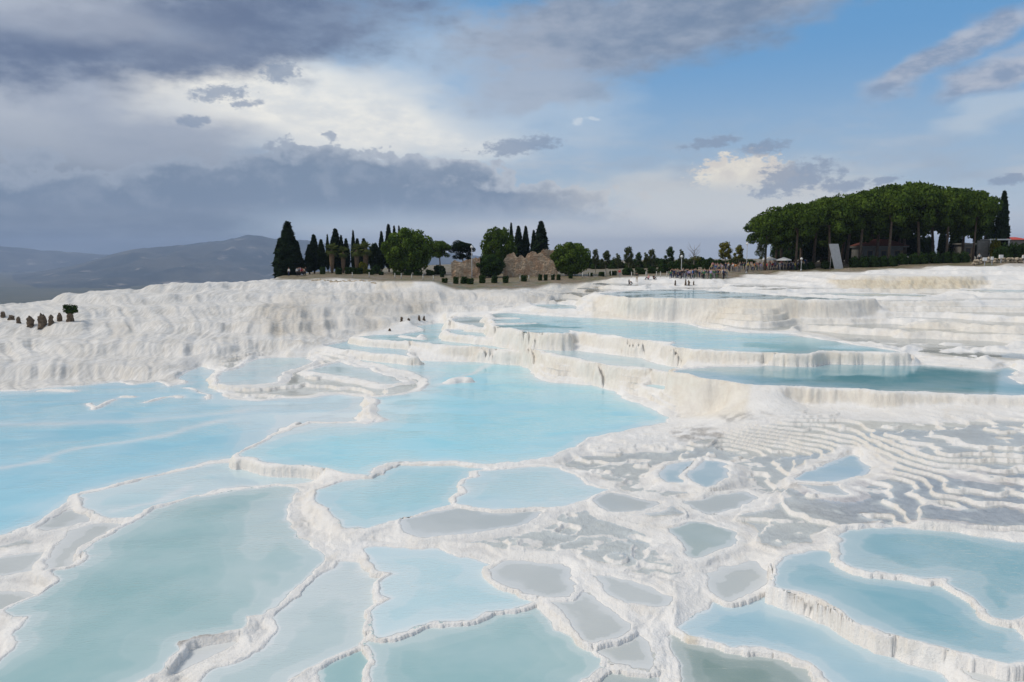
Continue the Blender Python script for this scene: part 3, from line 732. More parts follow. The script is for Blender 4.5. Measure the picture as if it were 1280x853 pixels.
principled(nt, out, colr, nt.ss(nt.noise(geo, .6, 4, .6), .42, .58, .42, .85), nb_, 0.3)
MT = mt

me, used = grid_mesh('travertine_terraces', GX, GY, zt)
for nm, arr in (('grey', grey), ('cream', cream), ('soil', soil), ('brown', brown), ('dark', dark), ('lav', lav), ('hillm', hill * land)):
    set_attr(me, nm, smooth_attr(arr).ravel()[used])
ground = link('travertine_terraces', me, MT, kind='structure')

def ground_z(x, y):
    i, j = rc_of(np.array(x, float), np.array(y, float))
    i0 = np.clip(np.floor(i).astype(int), 0, NR - 2); j0 = np.clip(np.floor(j).astype(int), 0, NC - 2)
    fi = i - i0; fj = j - j0
    return (zt[i0, j0] * (1 - fi) + zt[i0 + 1, j0] * fi) * (1 - fj) + (zt[i0, j0 + 1] * (1 - fi) + zt[i0 + 1, j0 + 1] * fi) * fj

# ------------------------------------------------------------------ water
def water_mat(name, tint, k, ripple, kd=4.2):
    m, nt, out = new_mat(name)
    geo = nt.node('ShaderNodeNewGeometry').outputs['Position']
    dp = nt.attr('depth')[2]
    cl = nt.noise(geo, 0.22, 4, 0.55)
    dd = nt.m('MAXIMUM', dp, 0.0)
    fac = nt.sub(1.0, nt.m('EXPONENT', nt.mul(dd, -k)))
    deep = nt.sub(1.0, nt.m('EXPONENT', nt.mul(dd, -kd)))
    body = nt.mix(nt.mul(nt.ss(cl, .40, .68), .6), tint, tuple(min(1, c_ * .75 + .22) for c_ in tint))
    body = nt.mix(deep, tuple(.14 * c_ + .67 for c_ in tint), body)
    r1 = nt.noise(nt.scale(geo, (1.0, 2.2, 1.0)), 2.6, 3, 0.6, 0.4)
    r2 = nt.noise(nt.scale(geo, (1.0, 1.9, 1.0)), 7.0, 2, 0.5)
    calm = nt.ss(nt.noise(nt.scale(geo, (1.0, 1.6, 1.0)), 0.16, 3, 0.5), .42, .58, 0.08, 1.0)
    h = nt.mul(nt.add(r1, nt.mul(r2, .35)), calm)
    nrm = bump(nt, h, ripple, 0.05)
    df = nt.node('ShaderNodeBsdfDiffuse'); nt.put(df.inputs[0], body)
    tr = nt.node('ShaderNodeBsdfTransparent'); nt.put(tr.inputs[0], tuple(.5 + .5 * (c_ / max(tint)) for c_ in tint))
    gl = nt.node('ShaderNodeBsdfGlossy'); gl.inputs['Roughness'].default_value = 0.04; nt.put(gl.inputs['Normal'], nrm)
    fr = nt.node('ShaderNodeFresnel'); fr.inputs['IOR'].default_value = 1.33; nt.put(fr.inputs['Normal'], nrm)
    m1 = nt.node('ShaderNodeMixShader'); nt.put(m1.inputs[0], fac); nt.l.new(tr.outputs[0], m1.inputs[1]); nt.l.new(df.outputs[0], m1.inputs[2])
    m2 = nt.node('ShaderNodeMixShader'); nt.put(m2.inputs[0], fr.outputs[0]); nt.l.new(m1.outputs[0], m2.inputs[1]); nt.l.new(gl.outputs[0], m2.inputs[2])
    nt.l.new(m2.outputs[0], out.inputs[0])
    return m
WM = {}
def wmat(tint, shallow):
    key = (tint, shallow)
    if key not in WM: WM[key] = water_mat('milky_water', tint, 160.0, 0.75 if not shallow else 0.25, 4.2 if not shallow else 13.0)
    return WM[key]
st2 = 1
def sub(a): return a[::st2, ::st2]
sX, sY, sZ, sP = sub(GX), sub(GY), sub(zt), sub(pid)
for i, (nm, H, dp_, tint, pxs) in enumerate(POOLS):
    full = sub(sds[i])
    zwat = CAMZ - H
    k4 = lambda a: a[:-1, :-1] & a[:-1, 1:] & a[1:, 1:] & a[1:, :-1]
    any4 = lambda a: a[:-1, :-1] | a[:-1, 1:] | a[1:, 1:] | a[1:, :-1]
    own = (sP == i) | (sP < 0)
    keep = k4((full > -0.03 - 0.0022 * RR) & own) & any4(sP == i) & any4(sZ < zwat)
    if keep.sum() < 4: continue
    wme, used = grid_mesh(nm, sX, sY, np.full(sX.shape, zwat), keep)
    set_attr(wme, 'depth', (zwat - sZ).ravel()[used])
    link(nm + '_water', wme, water_mat('calm_water', tint, 160.0, .10, 4.2) if nm == 'reflecting_pool' else wmat(tint, dp_ < .3), kind='structure')
k4 = lambda a: a[:-1, :-1] & a[:-1, 1:] & a[1:, 1:] & a[1:, :-1]
okm = microW > -900
same = (microK[:-1, :-1] == microK[:-1, 1:]) & (microK[:-1, :-1] == microK[1:, 1:]) & (microK[:-1, :-1] == microK[1:, :-1])
wet = (zt < microW)
keep = k4(okm) & same & (wet[:-1, :-1] | wet[:-1, 1:] | wet[1:, 1:] | wet[1:, :-1])
wme, used = grid_mesh('shallow_water', GX, GY, microW, keep)
set_attr(wme, 'depth', (microW - zt).ravel()[used])
link('shallow_basin_water', wme, water_mat('shallow_water', (0.60, 0.66, 0.69), 2.2, 0.12), kind='structure')
print('pools done')

# ------------------------------------------------------------------ plain, mountains, haze
def mountains(name, prof, r0, r1, seed, mat, zbase):
    az = np.radians(np.linspace(-58, 40, 420)); q = np.linspace(0, 1, 70)
    A, Q = np.meshgrid(az, q)
    Rm = r0 + (r1 - r0) * Q
    pxs = 640 + 1000 * np.tan(az)
    ys = np.interp(pxs, [p[0] for p in prof], [p[1] for p in prof])
    crest = CAMZ + (318 - ys) / 1000 * (r0 + (r1 - r0) * .72) * 1.02
    X = Rm * np.sin(A); Y = Rm * np.cos(A)
    rise = sstep(Q, 0.0, 0.72) ** 1.15 * (1 - 0.35 * sstep(Q, .72, 1.0))
    Z = zbase + (crest[None, :] - zbase) * rise
    rel = np.clip((crest[None, :] - zbase) / 300, 0, 1)
    n = fbm(X / 900, Y / 1500, 5, seed)
    Z = Z + rel * (170 * n - 110 * np.abs(fbm(X / 420, Y / 700, 4, seed + 9))) * np.sin(np.clip(Q / .72, 0, 1) * math.pi) * 1.0
    Z = Z + rel * 26 * fbm(A * 60, Q * 3, 5, seed + 5, .6)
    me, used = grid_mesh(name, X, Y, Z)
    return link(name, me, mat, kind='structure')
mm, nt, out = new_mat('mountain_slopes')
g = nt.node('ShaderNodeNewGeometry').outputs['Position']
a1 = nt.noise(g, 0.0011, 6, .62); a2 = nt.noise(nt.scale(g, (1, 1, .4)), 0.004, 5, .6)
cc = nt.mix(nt.ss(a1, .4, .62), (.022, .034, .038), (.085, .085, .075))
cc = nt.mix(nt.mul(nt.ss(a2, .58, .68), .8), cc, (.30, .26, .22))
principled(nt, out, cc, .95, None, .1)
mountains('mountain_range', [(-900,352),(-400,350),(-100,347),(0,343),(60,335),(105,328),(150,317),(180,311),(235,308),(280,302),(312,295),(345,299),(400,304),(500,310),(600,320),(700,330),(800,338),(1500,345)], 5600, 10500, 501, mm, CAMZ - 215)
mountains('far_mountain_range', [(-900,306),(-300,304),(-100,306),(0,309),(80,315),(180,322),(300,326),(450,322),(1500,330)], 11000, 13600, 541, mm, CAMZ - 215)
pm, nt, out = new_mat('plain_fields')
g = nt.node('ShaderNodeNewGeometry').outputs['Position']
v = nt.node('ShaderNodeTexVoronoi'); nt.put(v.inputs['Vector'], nt.scale(g, (1, 2.2, 1))); v.inputs['Scale'].default_value = .004
cc = nt.mix(nt.noise(g, .002, 5, .6), (.035, .05, .03), (.15, .13, .085))
cc = nt.mix(.3, cc, nt.mix(nt.sep(v.outputs['Color'])[0], (.03, .05, .025), (.17, .15, .10)))
principled(nt, out, cc, .95, None, .1)
me = bpy.data.meshes.new('plain')
k_ = 14000; zp = CAMZ - 212
me.from_pydata([(-k_, -k_ * .3, zp), (k_, -k_ * .3, zp), (k_, k_, zp), (-k_, k_, zp)], [], [(0, 1, 2, 3)])
link('valley_plain', me, pm, kind='structure')
# the slope that carries the plateau down to the plain
rs = np.array([425, 470, 560, 800, 1200, 2000, 2600.0]); zs_drop = np.array([0, 6, 20, 70, 130, 190, 214.0])
A, Q = np.meshgrid(th[::6], np.arange(len(rs)))
edge = zt[-1, ::6]
Zs = np.minimum(edge[None, :], 30) - 0.2 - zs_drop[:, None] * np.clip((edge[None, :] - zp) / 212, 0, 1)
Zs[-1] = zp - 1
me, used = grid_mesh('hillside', rs[:, None] * np.sin(A), rs[:, None] * np.cos(A), Zs)
link('hillside', me, pm, kind='structure')

hm = bpy.data.materials.new('haze'); hm.use_nodes = True; hm.node_tree.nodes.clear()
nt = NT(hm.node_tree); out = nt.node('ShaderNodeOutputMaterial')
pv = nt.node('ShaderNodeVolumePrincipled'); pv.inputs['Color'].default_value = (.58, .73, 1.0, 1); pv.inputs['Density'].default_value = 1.0e-4
nt.l.new(pv.outputs[0], out.inputs['Volume'])
bm = bmesh.new(); bmesh.ops.create_cube(bm, size=1)
me = bpy.data.meshes.new('haze'); bm.to_mesh(me); bm.free()
hz = link('haze', me, hm, kind='stuff')
hz.scale = (29000, 19400, 480); hz.location = (0, 4800, zp - 2 + 240)

# ------------------------------------------------------------------ things: helpers
def tag(o, label, cat, group=None):
    o['label'] = label; o['category'] = cat
    if group: o['group'] = group
    return o
def empty(name, loc, rz=0.0, scale=(1, 1, 1)):
    o = bpy.data.objects.new(name, None); COL.objects.link(o)
    o.empty_display_size = .5; o.location = loc; o.rotation_euler = (0, 0, rz); o.scale = scale
    return o
def place(px, dep, sink=0.0):
    x = (px - 640) / FOC * dep
    y = math.sqrt(max(dep * dep, 1))
    return np.array([x, y, float(ground_z(x, y)) - sink])
def height_to(px, ytop, dep):
    x = (px - 640) / FOC * dep
    p = at_D(px, ytop, dep)
    return p[2] - float(ground_z(p[0], p[1]))
def hit(px, py, near=14.0, far=330.0):
    """where the sight line through this pixel meets the ground"""
    d = ray(px, py); t = np.geomspace(near, far, 3000)
    x, y = d[0] * t, d[1] * t
    under = CAMZ + d[2] * t < ground_z(x, y)
    k_ = int(np.argmax(under)) if under.any() else len(t) - 1
    return np.array([x[k_], y[k_], float(ground_z(x[k_], y[k_]))]), t[k_]
def mesh_from(name, verts, faces, smooth=False):
    me = bpy.data.meshes.new(name); me.from_pydata([tuple(v) for v in verts], [], faces); me.update()
    if smooth: me.polygons.foreach_set('use_smooth', np.ones(len(me.polygons), bool))
    return me
def flat_mat(name, col, rough=.7, var=.25, scale=3.0, bmp=0.0, spec=.3, metal=0.0):
    m, nt, out = new_mat(name)
    tcn = nt.node('ShaderNodeTexCoord').outputs['Object']
    n = nt.noise(tcn, scale, 5, .6)
    c = nt.mix(nt.ss(n, .3, .7), tuple(x * (1 - var) for x in col), tuple(min(1, x * (1 + var)) for x in col))
    principled(nt, out, c, rough, bump(nt, n, bmp, .1) if bmp else None, spec, metal)
    return m
def tubes(name, paths, sides=7):
    """tapered tubes: paths of (x,y,z,r)"""
    V, F = [], []
    for path in paths:
        n0 = len(V)
        for i, (x, y, z_, r_) in enumerate(path):
            a = Vector(path[max(i - 1, 0)][:3]); b = Vector(path[min(i + 1, len(path) - 1)][:3])
            d = (b - a).normalized(); u = d.cross(Vector((0.13, 1, 0.21))).normalized(); v_ = d.cross(u)
            for k in range(sides):
                t = 2 * math.pi * k / sides
                p = Vector((x, y, z_)) + (u * math.cos(t) + v_ * math.sin(t)) * r_
                V.append(tuple(p))
        for i in range(len(path) - 1):
            for k in range(sides):
                a = n0 + i * sides + k; b = n0 + i * sides + (k + 1) % sides
                F.append((a, b, b + sides, a + sides))
        F.append(tuple(n0 + k for k in range(sides))[::-1]); F.append(tuple(n0 + (len(path) - 1) * sides + k for k in range(sides)))
    return mesh_from(name, V, F, True)
def leaf_mesh(name, P, N, size, seed, aspect=1.7):
    g_ = np.random.default_rng(seed); n = len(P)
    N = N + g_.normal(0, .55, (n, 3)); N /= np.linalg.norm(N, axis=1)[:, None]
    T = np.cross(N, g_.normal(0, 1, (n, 3))); T /= np.linalg.norm(T, axis=1)[:, None] + 1e-9
    Bn = np.cross(N, T)
    s = size * g_.uniform(.55, 1.35, n)[:, None]
    co = np.stack([P + T * s * aspect * .5, P + Bn * s * .5, P - T * s * aspect * .5, P - Bn * s * .5], 1).reshape(-1, 3).astype(np.float32)
    me = bpy.data.meshes.new(name)
    me.vertices.add(n * 4); me.vertices.foreach_set('co', co.ravel())
    me.loops.add(n * 4); me.loops.foreach_set('vertex_index', np.arange(n * 4, dtype=np.int32))
    me.polygons.add(n); me.polygons.foreach_set('loop_start', np.arange(0, n * 4, 4, dtype=np.int32))
    try: me.polygons.foreach_set('loop_total', np.full(n, 4, np.int32))
    except Exception: pass
    me.update(); me.validate()
    return me
def lobe_cloud(lobes, n, seed, inner=.25):
    g_ = np.random.default_rng(seed)
    L = np.array([(*c, *r) for c, r in lobes], float)
    wgt = (L[:, 3] * L[:, 4] + L[:, 3] * L[:, 5]); wgt /= wgt.sum()
    k = g_.choice(len(L), n, p=wgt)
    d = g_.normal(0, 1, (n, 3)); d /= np.linalg.norm(d, axis=1)[:, None]
    rad = np.where(g_.random(n) < inner, g_.uniform(.3, .8, n), 1 - .22 * g_.random(n) ** 2)
    rad = rad * (1 + .10 * np.sin(d[:, 0] * 9 + k) * np.cos(d[:, 1] * 7 + d[:, 2] * 8))
    return L[k, :3] + d * L[k, 3:] * rad[:, None], d
def foliage_mat(name, c0, c1, scale=.5):
    m, nt, out = new_mat(name)
    tcn = nt.node('ShaderNodeTexCoord').outputs['Object']
    rnd = nt.node('ShaderNodeObjectInfo').outputs['Random']
    n = nt.noise(tcn, scale, 3, .6); n2 = nt.noise(tcn, scale * 9, 2, .6)
    c = nt.mix(nt.ss(nt.add(nt.mul(n, .6), nt.mul(n2, .4)), .36, .64), c0, c1)
    c = nt.mix(nt.mul(rnd, .3), c, tuple(x * .6 for x in c0))
    df = nt.node('ShaderNodeBsdfDiffuse'); nt.put(df.inputs[0], c)
    tl = nt.node('ShaderNodeBsdfTranslucent'); nt.put(tl.inputs[0], c)
    mx = nt.node('ShaderNodeMixShader'); mx.inputs[0].default_value = .22
    nt.l.new(df.outputs[0], mx.inputs[1]); nt.l.new(tl.outputs[0], mx.inputs[2]); nt.l.new(mx.outputs[0], out.inputs[0])
    return m
F_PINE = foliage_mat('pine_needles', (.032, .060, .012), (.125, .185, .030), .45)
F_CYP = foliage_mat('cypress_scales', (.010, .020, .010), (.028, .045, .018), .6)
F_BUSH = foliage_mat('bush_leaves', (.022, .045, .012), (.05, .085, .022), .9)
F_OLIVE = foliage_mat('sapling_leaves', (.045, .060, .025), (.10, .115, .045), .9)
F_YEL = foliage_mat('yellowing_leaves', (.10, .11, .012), (.21, .19, .03), .9)
F_PALM = foliage_mat('palm_fronds', (.08, .11, .03), (.17, .19, .06), .9)
BARK = flat_mat('bark', (.13, .095, .065), .9, .35, 3.0, .6)
BARK2 = flat_mat('pale_bark', (.20, .17, .14), .9, .3, 3.0, .6)
SKIRT = flat_mat('dry_fronds', (.17, .115, .07), .95, .35, 4.0, .8)

def proto_pine(seed, low=3.2):
    """umbrella pine, 16 m high, 13 m wide: (trunk mesh, crown mesh)"""
    g_ = random.Random(seed)
    lean = (g_.uniform(-.9, .9), g_.uniform(-.6, .6))
    paths = [[(0, 0, -.4, .42), (lean[0] * .25, lean[1] * .3, 3, .33), (lean[0] * .6, lean[1] * .7, 6.5, .27), (lean[0], lean[1], 9.5, .2)]]
    lobes = []
    for i in range(17):
        a = i * 2.4 + g_.uniform(-.3, .3); q = math.sqrt((i + .5) / 17) * 4.9
        x, y = lean[0] + q * math.cos(a), lean[1] + q * math.sin(a)
        zz = 13.1 - (q / 4.9) ** 2 * 2.6 + g_.uniform(-.7, .5)
        r_ = g_.uniform(1.6, 2.3)
        lobes.append(((x, y, zz), (r_ * 1.15, r_ * 1.15, r_ * g_.uniform(.55, .75))))
        if i % 3 == 0:
            paths.append([(lean[0] * .8, lean[1] * .8, 7.2 + i * .12, .14), (lean[0] + (x - lean[0]) * .5, lean[1] + (y - lean[1]) * .5, 9.6, .10), (x, y, zz - .3, .05)])
            lobes.append(((lean[0] + (x - lean[0]) * .8, lean[1] + (y - lean[1]) * .8, zz - 2.2), (1.7, 1.7, 1.0)))
        if i % 2: lobes.append(((lean[0] + (x - lean[0]) * .9, lean[1] + (y - lean[1]) * .9, zz - low), (1.6, 1.6, .9)))
    P, N = lobe_cloud(lobes, 10000, seed)
    return tubes('trunk', paths), leaf_mesh('crown', P, N, .42, seed, 1.3)
def proto_round(seed, w_=6.5, h_=10.0, trunk=.5):
    g_ = random.Random(seed)
    paths = [[(0, 0, -.3, .35), (.1, .1, trunk, .28), (0, 0, h_ * .55, .15)]]
    lobes = [((0, 0, trunk + (h_ - trunk) * .5), (w_ * .72, w_ * .72, (h_ - trunk) * .44)), ((0, 0, 2.2), (w_ * .7, w_ * .7, 1.8))]
    for i in range(26):
        a = i * 2.4; cz = 1 - 2 * (i + .5) / 26
        q = math.sqrt(1 - cz * cz)
        r_ = g_.uniform(1.2, 1.9) * w_ / 6.5
        lobes.append(((q * math.cos(a) * (w_ - r_) * 1.0, q * math.sin(a) * (w_ - r_), trunk + (h_ - trunk) * .5 + cz * (h_ - trunk) * .36), (r_, r_, r_ * .85)))
    for k in range(4):
        a = k * 1.57 + .4; paths.append([(0, 0, trunk * .9, .15), (math.cos(a) * w_ * .4, math.sin(a) * w_ * .4, h_ * .5, .06)])
    P, N = lobe_cloud(lobes, 11000, seed)
    return tubes('trunk', paths), leaf_mesh('crown', P, N, .38, seed)
def proto_cypress(seed, ragged=.12):
    """10 m high, 1 m radius"""
    g_ = np.random.default_rng(seed); n = 3200
    t = g_.random(n) ** .85
    prof = np.interp(t, [0, .06, .2, .45, .75, .92, 1], [.35, .75, 1.0, .93, .58, .26, .03])
    a = g_.uniform(0, 2 * math.pi, n)
    bulge = 1 + ragged * (np.sin(a * 3 + t * 17 + seed) + np.sin(a * 5 - t * 31 + seed * 2.0)) + ragged * g_.normal(0, .6, n)
    rad = prof * bulge * np.where(g_.random(n) < .25, g_.uniform(.2, .8, n), 1)
    P = np.stack([rad * np.cos(a), rad * np.sin(a), .9 + t * 9.1], 1)
    N = np.stack([np.cos(a), np.sin(a), np.full(n, .45)], 1)
    tr = tubes('trunk', [[(0, 0, -.3, .22), (0, 0, 2.0, .18), (0, 0, 6.0, .08)]])
    return tr, leaf_mesh('crown', P, N, .34, seed, 2.2)
def proto_bush(seed, n=1300, lumps=9):
    """1 m radius bush standing on the ground"""
    g_ = random.Random(seed)
    lobes = [((0, 0, .62), (.92, .92, .80)), ((0, 0, .35), (.95, .95, .4))]
    for i in range(lumps):
        a = i * 2.4; r_ = g_.uniform(.32, .5)
        lobes.append(((.66 * math.cos(a), .66 * math.sin(a), g_.uniform(.3, 1.15)), (r_, r_, r_)))
    P, N = lobe_cloud(lobes, n, seed)
    return tubes('stem', [[(0, 0, -.15, .07), (.02, 0, .5, .05)], [(0, 0, .2, .04), (.3, .1, .8, .02)]]), leaf_mesh('leaves', P, N, .17, seed)
def proto_sapling(seed, n=900):
    """6 m high loose young tree"""
    g_ = random.Random(seed)
    paths = [[(0, 0, -.2, .10), (.08, 0, 2.2, .07), (0, .1, 4.8, .03)]]
    lobes = []
    for i in range(11):
        a = i * 2.4; z_ = 2.4 + i * .3; q = g_.uniform(.4, 1.0) * (1.3 - .06 * i)
        x, y = q * math.cos(a), q * math.sin(a)
        paths.append([(0, 0, z_ - .6, .035), (x * .6, y * .6, z_, .025), (x, y, z_ + .5, .012)])
        r_ = g_.uniform(.4, .75)
        lobes.append(((x, y, z_ + .4), (r_, r_, r_ * 1.1)))
    P, N = lobe_cloud(lobes, n, seed, .5)
    return tubes('trunk', paths, 5), leaf_mesh('crown', P, N, .22, seed)
PR = {
 'pine': [proto_pine(s, l) for s, l in ((1, 3.4), (2, 4.6), (3, 3.0), (4, 5.4))],
 'round': [proto_round(s) for s in (11, 12)],
 'cypress': [proto_cypress(21, .08), proto_cypress(22, .16), proto_cypress(23, .12)],
 'bush': [proto_bush(31), proto_bush(32), proto_bush(33)],
 'clip': [proto_bush(36, 1300, 3)],
 'sapling': [proto_sapling(41, 1500), proto_sapling(42, 1500), proto_sapling(43, 900)],
}
DIM = {'pine': (6.6, 15.0), 'round': (6.3, 9.6), 'cypress': (1.1, 10.0), 'bush': (1.05, 1.6), 'clip': (1.05, 1.6), 'sapling': (1.7, 6.2)}
CNT = {}
def tree(kind, name, px, ytop, dep, halfw, label, cat, group=None, fol=None, bark=BARK, rz=None, sink=.05):
    p = place(px, dep, sink)
    h = max(height_to(px, ytop, dep), .4)
    wd = halfw / FOC * dep
    i = CNT.get(kind, 0); CNT[kind] = i + 1
    tr, cr = PR[kind][i % len(PR[kind])]
    W0, H0 = DIM[kind]
    o = empty(name, p, rz if rz is not None else (i * 2.1) % 6.28, (wd / W0, wd / W0, h / H0))
    a = bpy.data.objects.new('stem' if kind in ('bush', 'clip') else 'trunk', tr); b = bpy.data.objects.new('leaves' if kind in ('bush', 'clip') else 'crown', cr)
    for c_, m_ in ((a, bark), (b, fol)):
        COL.objects.link(c_); c_.parent = o
        if not c_.data.materials: c_.data.materials.append(None)
        c_.material_slots[0].link = 'OBJECT'; c_.material_slots[0].material = m_
    tag(o, label, cat, group)
    return o

# ---- left plateau
G1 = 'cypresses on the left plateau'
CY = [(362,281,172,12,'broad dark cypress, tallest of the clump at the tip of the plateau'),
 (352,301,173,8,'stocky dark cypress joined to the outer side of the tallest clump at the plateau tip'),
 (373,303,174,6,'slim dark cypress against the inner side of the clump at the plateau tip'),
 (380,322,190,2.6,'very small dark cypress alone between the tip clump and the cypress row'),
 (388,306,174,5.5,'short cypress, first of the row past the gap after the tip clump'),
 (394,294,176,6.5,'sharply pointed dark cypress second in the row behind the earth bank'),
 (403,300,174,5.5,'grey green cypress with an uneven side beside the pointed one'),
 (411,294,178,2.6,'needle thin cypress standing between the ragged one and the broad brownish one'),
 (421,287,180,7.5,'broad brownish dark cypress behind the first palm'),
 (428,295,182,4,'dark cypress half hidden behind the broad brownish one'),
 (434,299,183,4.5,'sparse pale cypress behind the second palm'),
 (443,289,180,3,'tall pencil thin dark cypress between the second and third palms'),
 (448,299,182,5,'dark pointed cypress behind the third palm'),
 (456,299,182,5.5,'blunt dark cypress behind the fourth palm'),
 (478,290,180,4.2,'tall narrow cypress left of the large round pine'),
 (487,282,182,5.5,'highest ragged cypress rising behind the large round pine'),
 (494,284,186,3.5,'cypress tip just showing over the round pine beside the highest ragged one'),
 (500,284,188,3,'thin cypress tip showing above the middle of the large round pine')]
for c_ in CY:
    tree('cypress', 'cypress_tree', c_[0], c_[1], c_[2], c_[3], c_[4], 'tree', G1, F_CYP)
tree('round', 'dark_oak_tree', 469, 304, 176, 8, 'rounded very dark tree between the palms and the large round pine', 'tree', None, F_CYP)
G2 = 'cypresses behind the ruin'
for px, yt, dep, hw, lb in ((639,280,188,3.5,'narrow cypress spire directly behind the round pine by the ruin'), (648,284,186,6,'double topped dark cypress behind the middle of the ruined wall'),
      (657,284,188,5,'wispy open cypress right behind the middle of the ruined wall'), (667,289,186,4.5,'shorter cypress touching the tallest one behind the ruin'), (676,278,184,9,'tallest broad based cypress behind the ruined wall')):
    tree('cypress', 'cypress_tree', px, yt, dep, hw, lb, 'tree', G2, F_CYP)
tree('round', 'round_pine_tree', 511, 286, 168, 33, 'large round pine with foliage almost to the ground left of the ruin', 'tree', None, F_PINE)
tree('pine', 'leaning_pine_tree', 551, 298, 178, 17, 'umbrella pine with leaning bare trunks beside the large round pine', 'tree', None, F_PINE)
tree('pine', 'leaning_pine_tree', 580, 299, 180, 16, 'dark irregular pine rising behind the low ruined wall', 'tree', None, F_CYP)
tree('round', 'round_pine_tree', 623, 285, 176, 23, 'ball shaped pine standing behind the ruin next to the cypresses', 'tree', None, F_PINE)
tree('round', 'round_bush_tree', 613, 318, 158, 19, 'wide dome shaped bush in front of the gap in the ruin', 'bush', None, F_BUSH)
tree('round', 'round_pine_tree', 713, 303, 160, 26, 'bright green ball shaped pine at the end of the ruined wall', 'tree', None, F_PINE)
# palms
def palm_proto():
    g_ = random.Random(5)
    tr = tubes('trunk', [[(0, 0, -.3, .32), (0, 0, 3, .28), (0, 0, 6.2, .24)]])
    sk = tubes('skirt', [[(0, 0, .6, .42), (0, 0, 2.5, .58), (0, 0, 4.8, .72), (0, 0, 6.0, .4)]], 11)
    V, F = [], []
    for i in range(80):
        a = i * 2.4; e = g_.uniform(-.95, 1.3); L = g_.uniform(1.7, 2.5)
        d = Vector((math.cos(a) * math.cos(e), math.sin(a) * math.cos(e), math.sin(e)))
        s = d.cross(Vector((0, 0, 1))).normalized()
        for k in range(7):
            ang = (k - 3) * .27
            dd = (d * math.cos(ang) + s * math.sin(ang)).normalized()
            b0 = Vector((0, 0, 6.2)) + d * L * .45; tip = b0 + dd * L * .55 + Vector((0, 0, -.22 * L * .5))
            wv = dd.cross(d.cross(s)).normalized() * .11
            n0 = len(V); V += [tuple(b0 - wv), tuple(b0 + wv), tuple(tip)]; F.append((n0, n0 + 1, n0 + 2))
        n0 = len(V); V += [(0, 0, 6.15), tuple(Vector((0, 0, 6.2)) + d * L * .45 + s * .03), tuple(Vector((0, 0, 6.2)) + d * L * .45 - s * .03)]; F.append((n0, n0 + 1, n0 + 2))
    return tr, sk, mesh_from('fronds', V, F)
PALM = palm_proto()
for m_, a_ in zip(PALM, (BARK, SKIRT, F_PALM)): m_.materials.append(a_)
for px, yt, lb in ((416,306,'fan palm in front of the broad brownish cypress'), (430,309,'fan palm with a pale crown in front of the sparse cypress'), (447,306,'fan palm next to the pencil thin cypress'), (458,304,'fan palm nearest the dark rounded tree, its skirt reddish brown')):
    p = place(px, 170); h = height_to(px, yt, 170)
    o = tag(empty('palm_tree', p, px * .7, (h / 7.6,) * 3), lb, 'palm', 'fan palms on the left plateau')
    for nm, m_ in zip(('trunk', 'skirt', 'fronds'), PALM): link(nm, m_, None, o)
# shrubs of the left plateau and along the path
def near_names(px): return px
SH = [(404,333,166,4,'small dark shrub under the ragged cypress'),(424,334,164,4.5,'clipped round shrub, first along the earth bank'),(436,333,165,4.5,'clipped round shrub, second along the earth bank'),
 (443,334,165,4,'clipped round shrub, third along the earth bank'),(450,334,165,4.5,'clipped round shrub, fourth along the earth bank, darker'),(455,326,168,6,'yellowish green shrub rising behind the clipped ones'),
 (464,336,163,4.5,'clipped round shrub beside the white post'),(471,330,168,6,'loose brownish shrub below the dark rounded tree'),(477,339,162,3.5,'little clipped shrub at the foot of the dark rounded tree'),
 (497,338,164,6,'low hedge shrub under the outer edge of the large round pine'),(510,338,164,6,'low hedge shrub under the middle of the large round pine'),(523,338,164,6,'low hedge shrub under the inner edge of the large round pine'),
 (538,336,166,6,'low shrub beside the leaning trunks'),(550,330,170,8,'dense dark shrub between the leaning trunks'),(553,340,158,3,'tiny shrub before the end of the low ruined wall'),
 (556,347,140,4,'upright dark shrub on the white slope edge'),(570,345,141,3.8,'upright dark shrub at the corner of the low ruined wall'),(580,345,142,5,'spreading shrub below the lamp post'),(588,347,141,4.5,'squat shrub at the foot of the lamp post'),
 (603,343,143,4.5,'rounded shrub at the foot of the dome shaped bush, outer one'),(618,344,143,4.5,'rounded shrub at the foot of the dome shaped bush, inner one'),(632,344,143,4,'rounded shrub below the start of the tall ruined wall'),
 (655,343,146,4.2,'dark square-cut shrub before the tall ruined wall'),(675,342,148,3,'small shrub before the tall ruin, first of a tight row'),(682,342,148,2.6,'small shrub before the tall ruin, second of a tight row'),
 (691,342,149,2.6,'small shrub before the tall ruin, third of a tight row'),(698,342,149,3,'small shrub before the tall ruin, last of the tight row'),(713,341,152,3,'lone small shrub beneath the bright round pine'),
 (738,340,156,3,'low hedge block just past the bright round pine'),(752,339,157,5,'long low hedge block beneath the first saplings'),(766,338,158,5,'low hedge block where the path turns'),
 (784,333,160,8,'dark bushy shrub behind the path fence, beside the olive brown sapling'),(800,333,162,7,'dark bushy shrub under the bright green sapling'),(815,332,164,7,'dark bushy shrub under the round headed sapling'),
 (828,327,166,7,'dark bushy shrub left of the tall dark sapling'),(842,326,166,8,'brown tinged bushy shrub right of the tall dark sapling'),(856,329,168,6,'dark shrub at the thin street lamp'),(866,330,170,6,'dark shrub below the bare tree'),
 (881,324,176,5,'ball shaped dark shrub standing alone beyond the crowd'),(890,324,176,4,'smaller ball shaped shrub next to the lone dark one'),(899,323,178,5,'low shrub at the foot of the yellow green tree')]
for px, yt, dep, hw, lb in SH:
    y0 = yt
    tree('bush' if (hw > 5 or px > 770) else 'clip', 'shrub', px, yt, dep, hw, lb, 'shrub', 'shrubs along the plateau', F_YEL if 'yellowish' in lb else F_BUSH)
BB = 'bushes closing the view behind the path'
gB = random.Random(15)
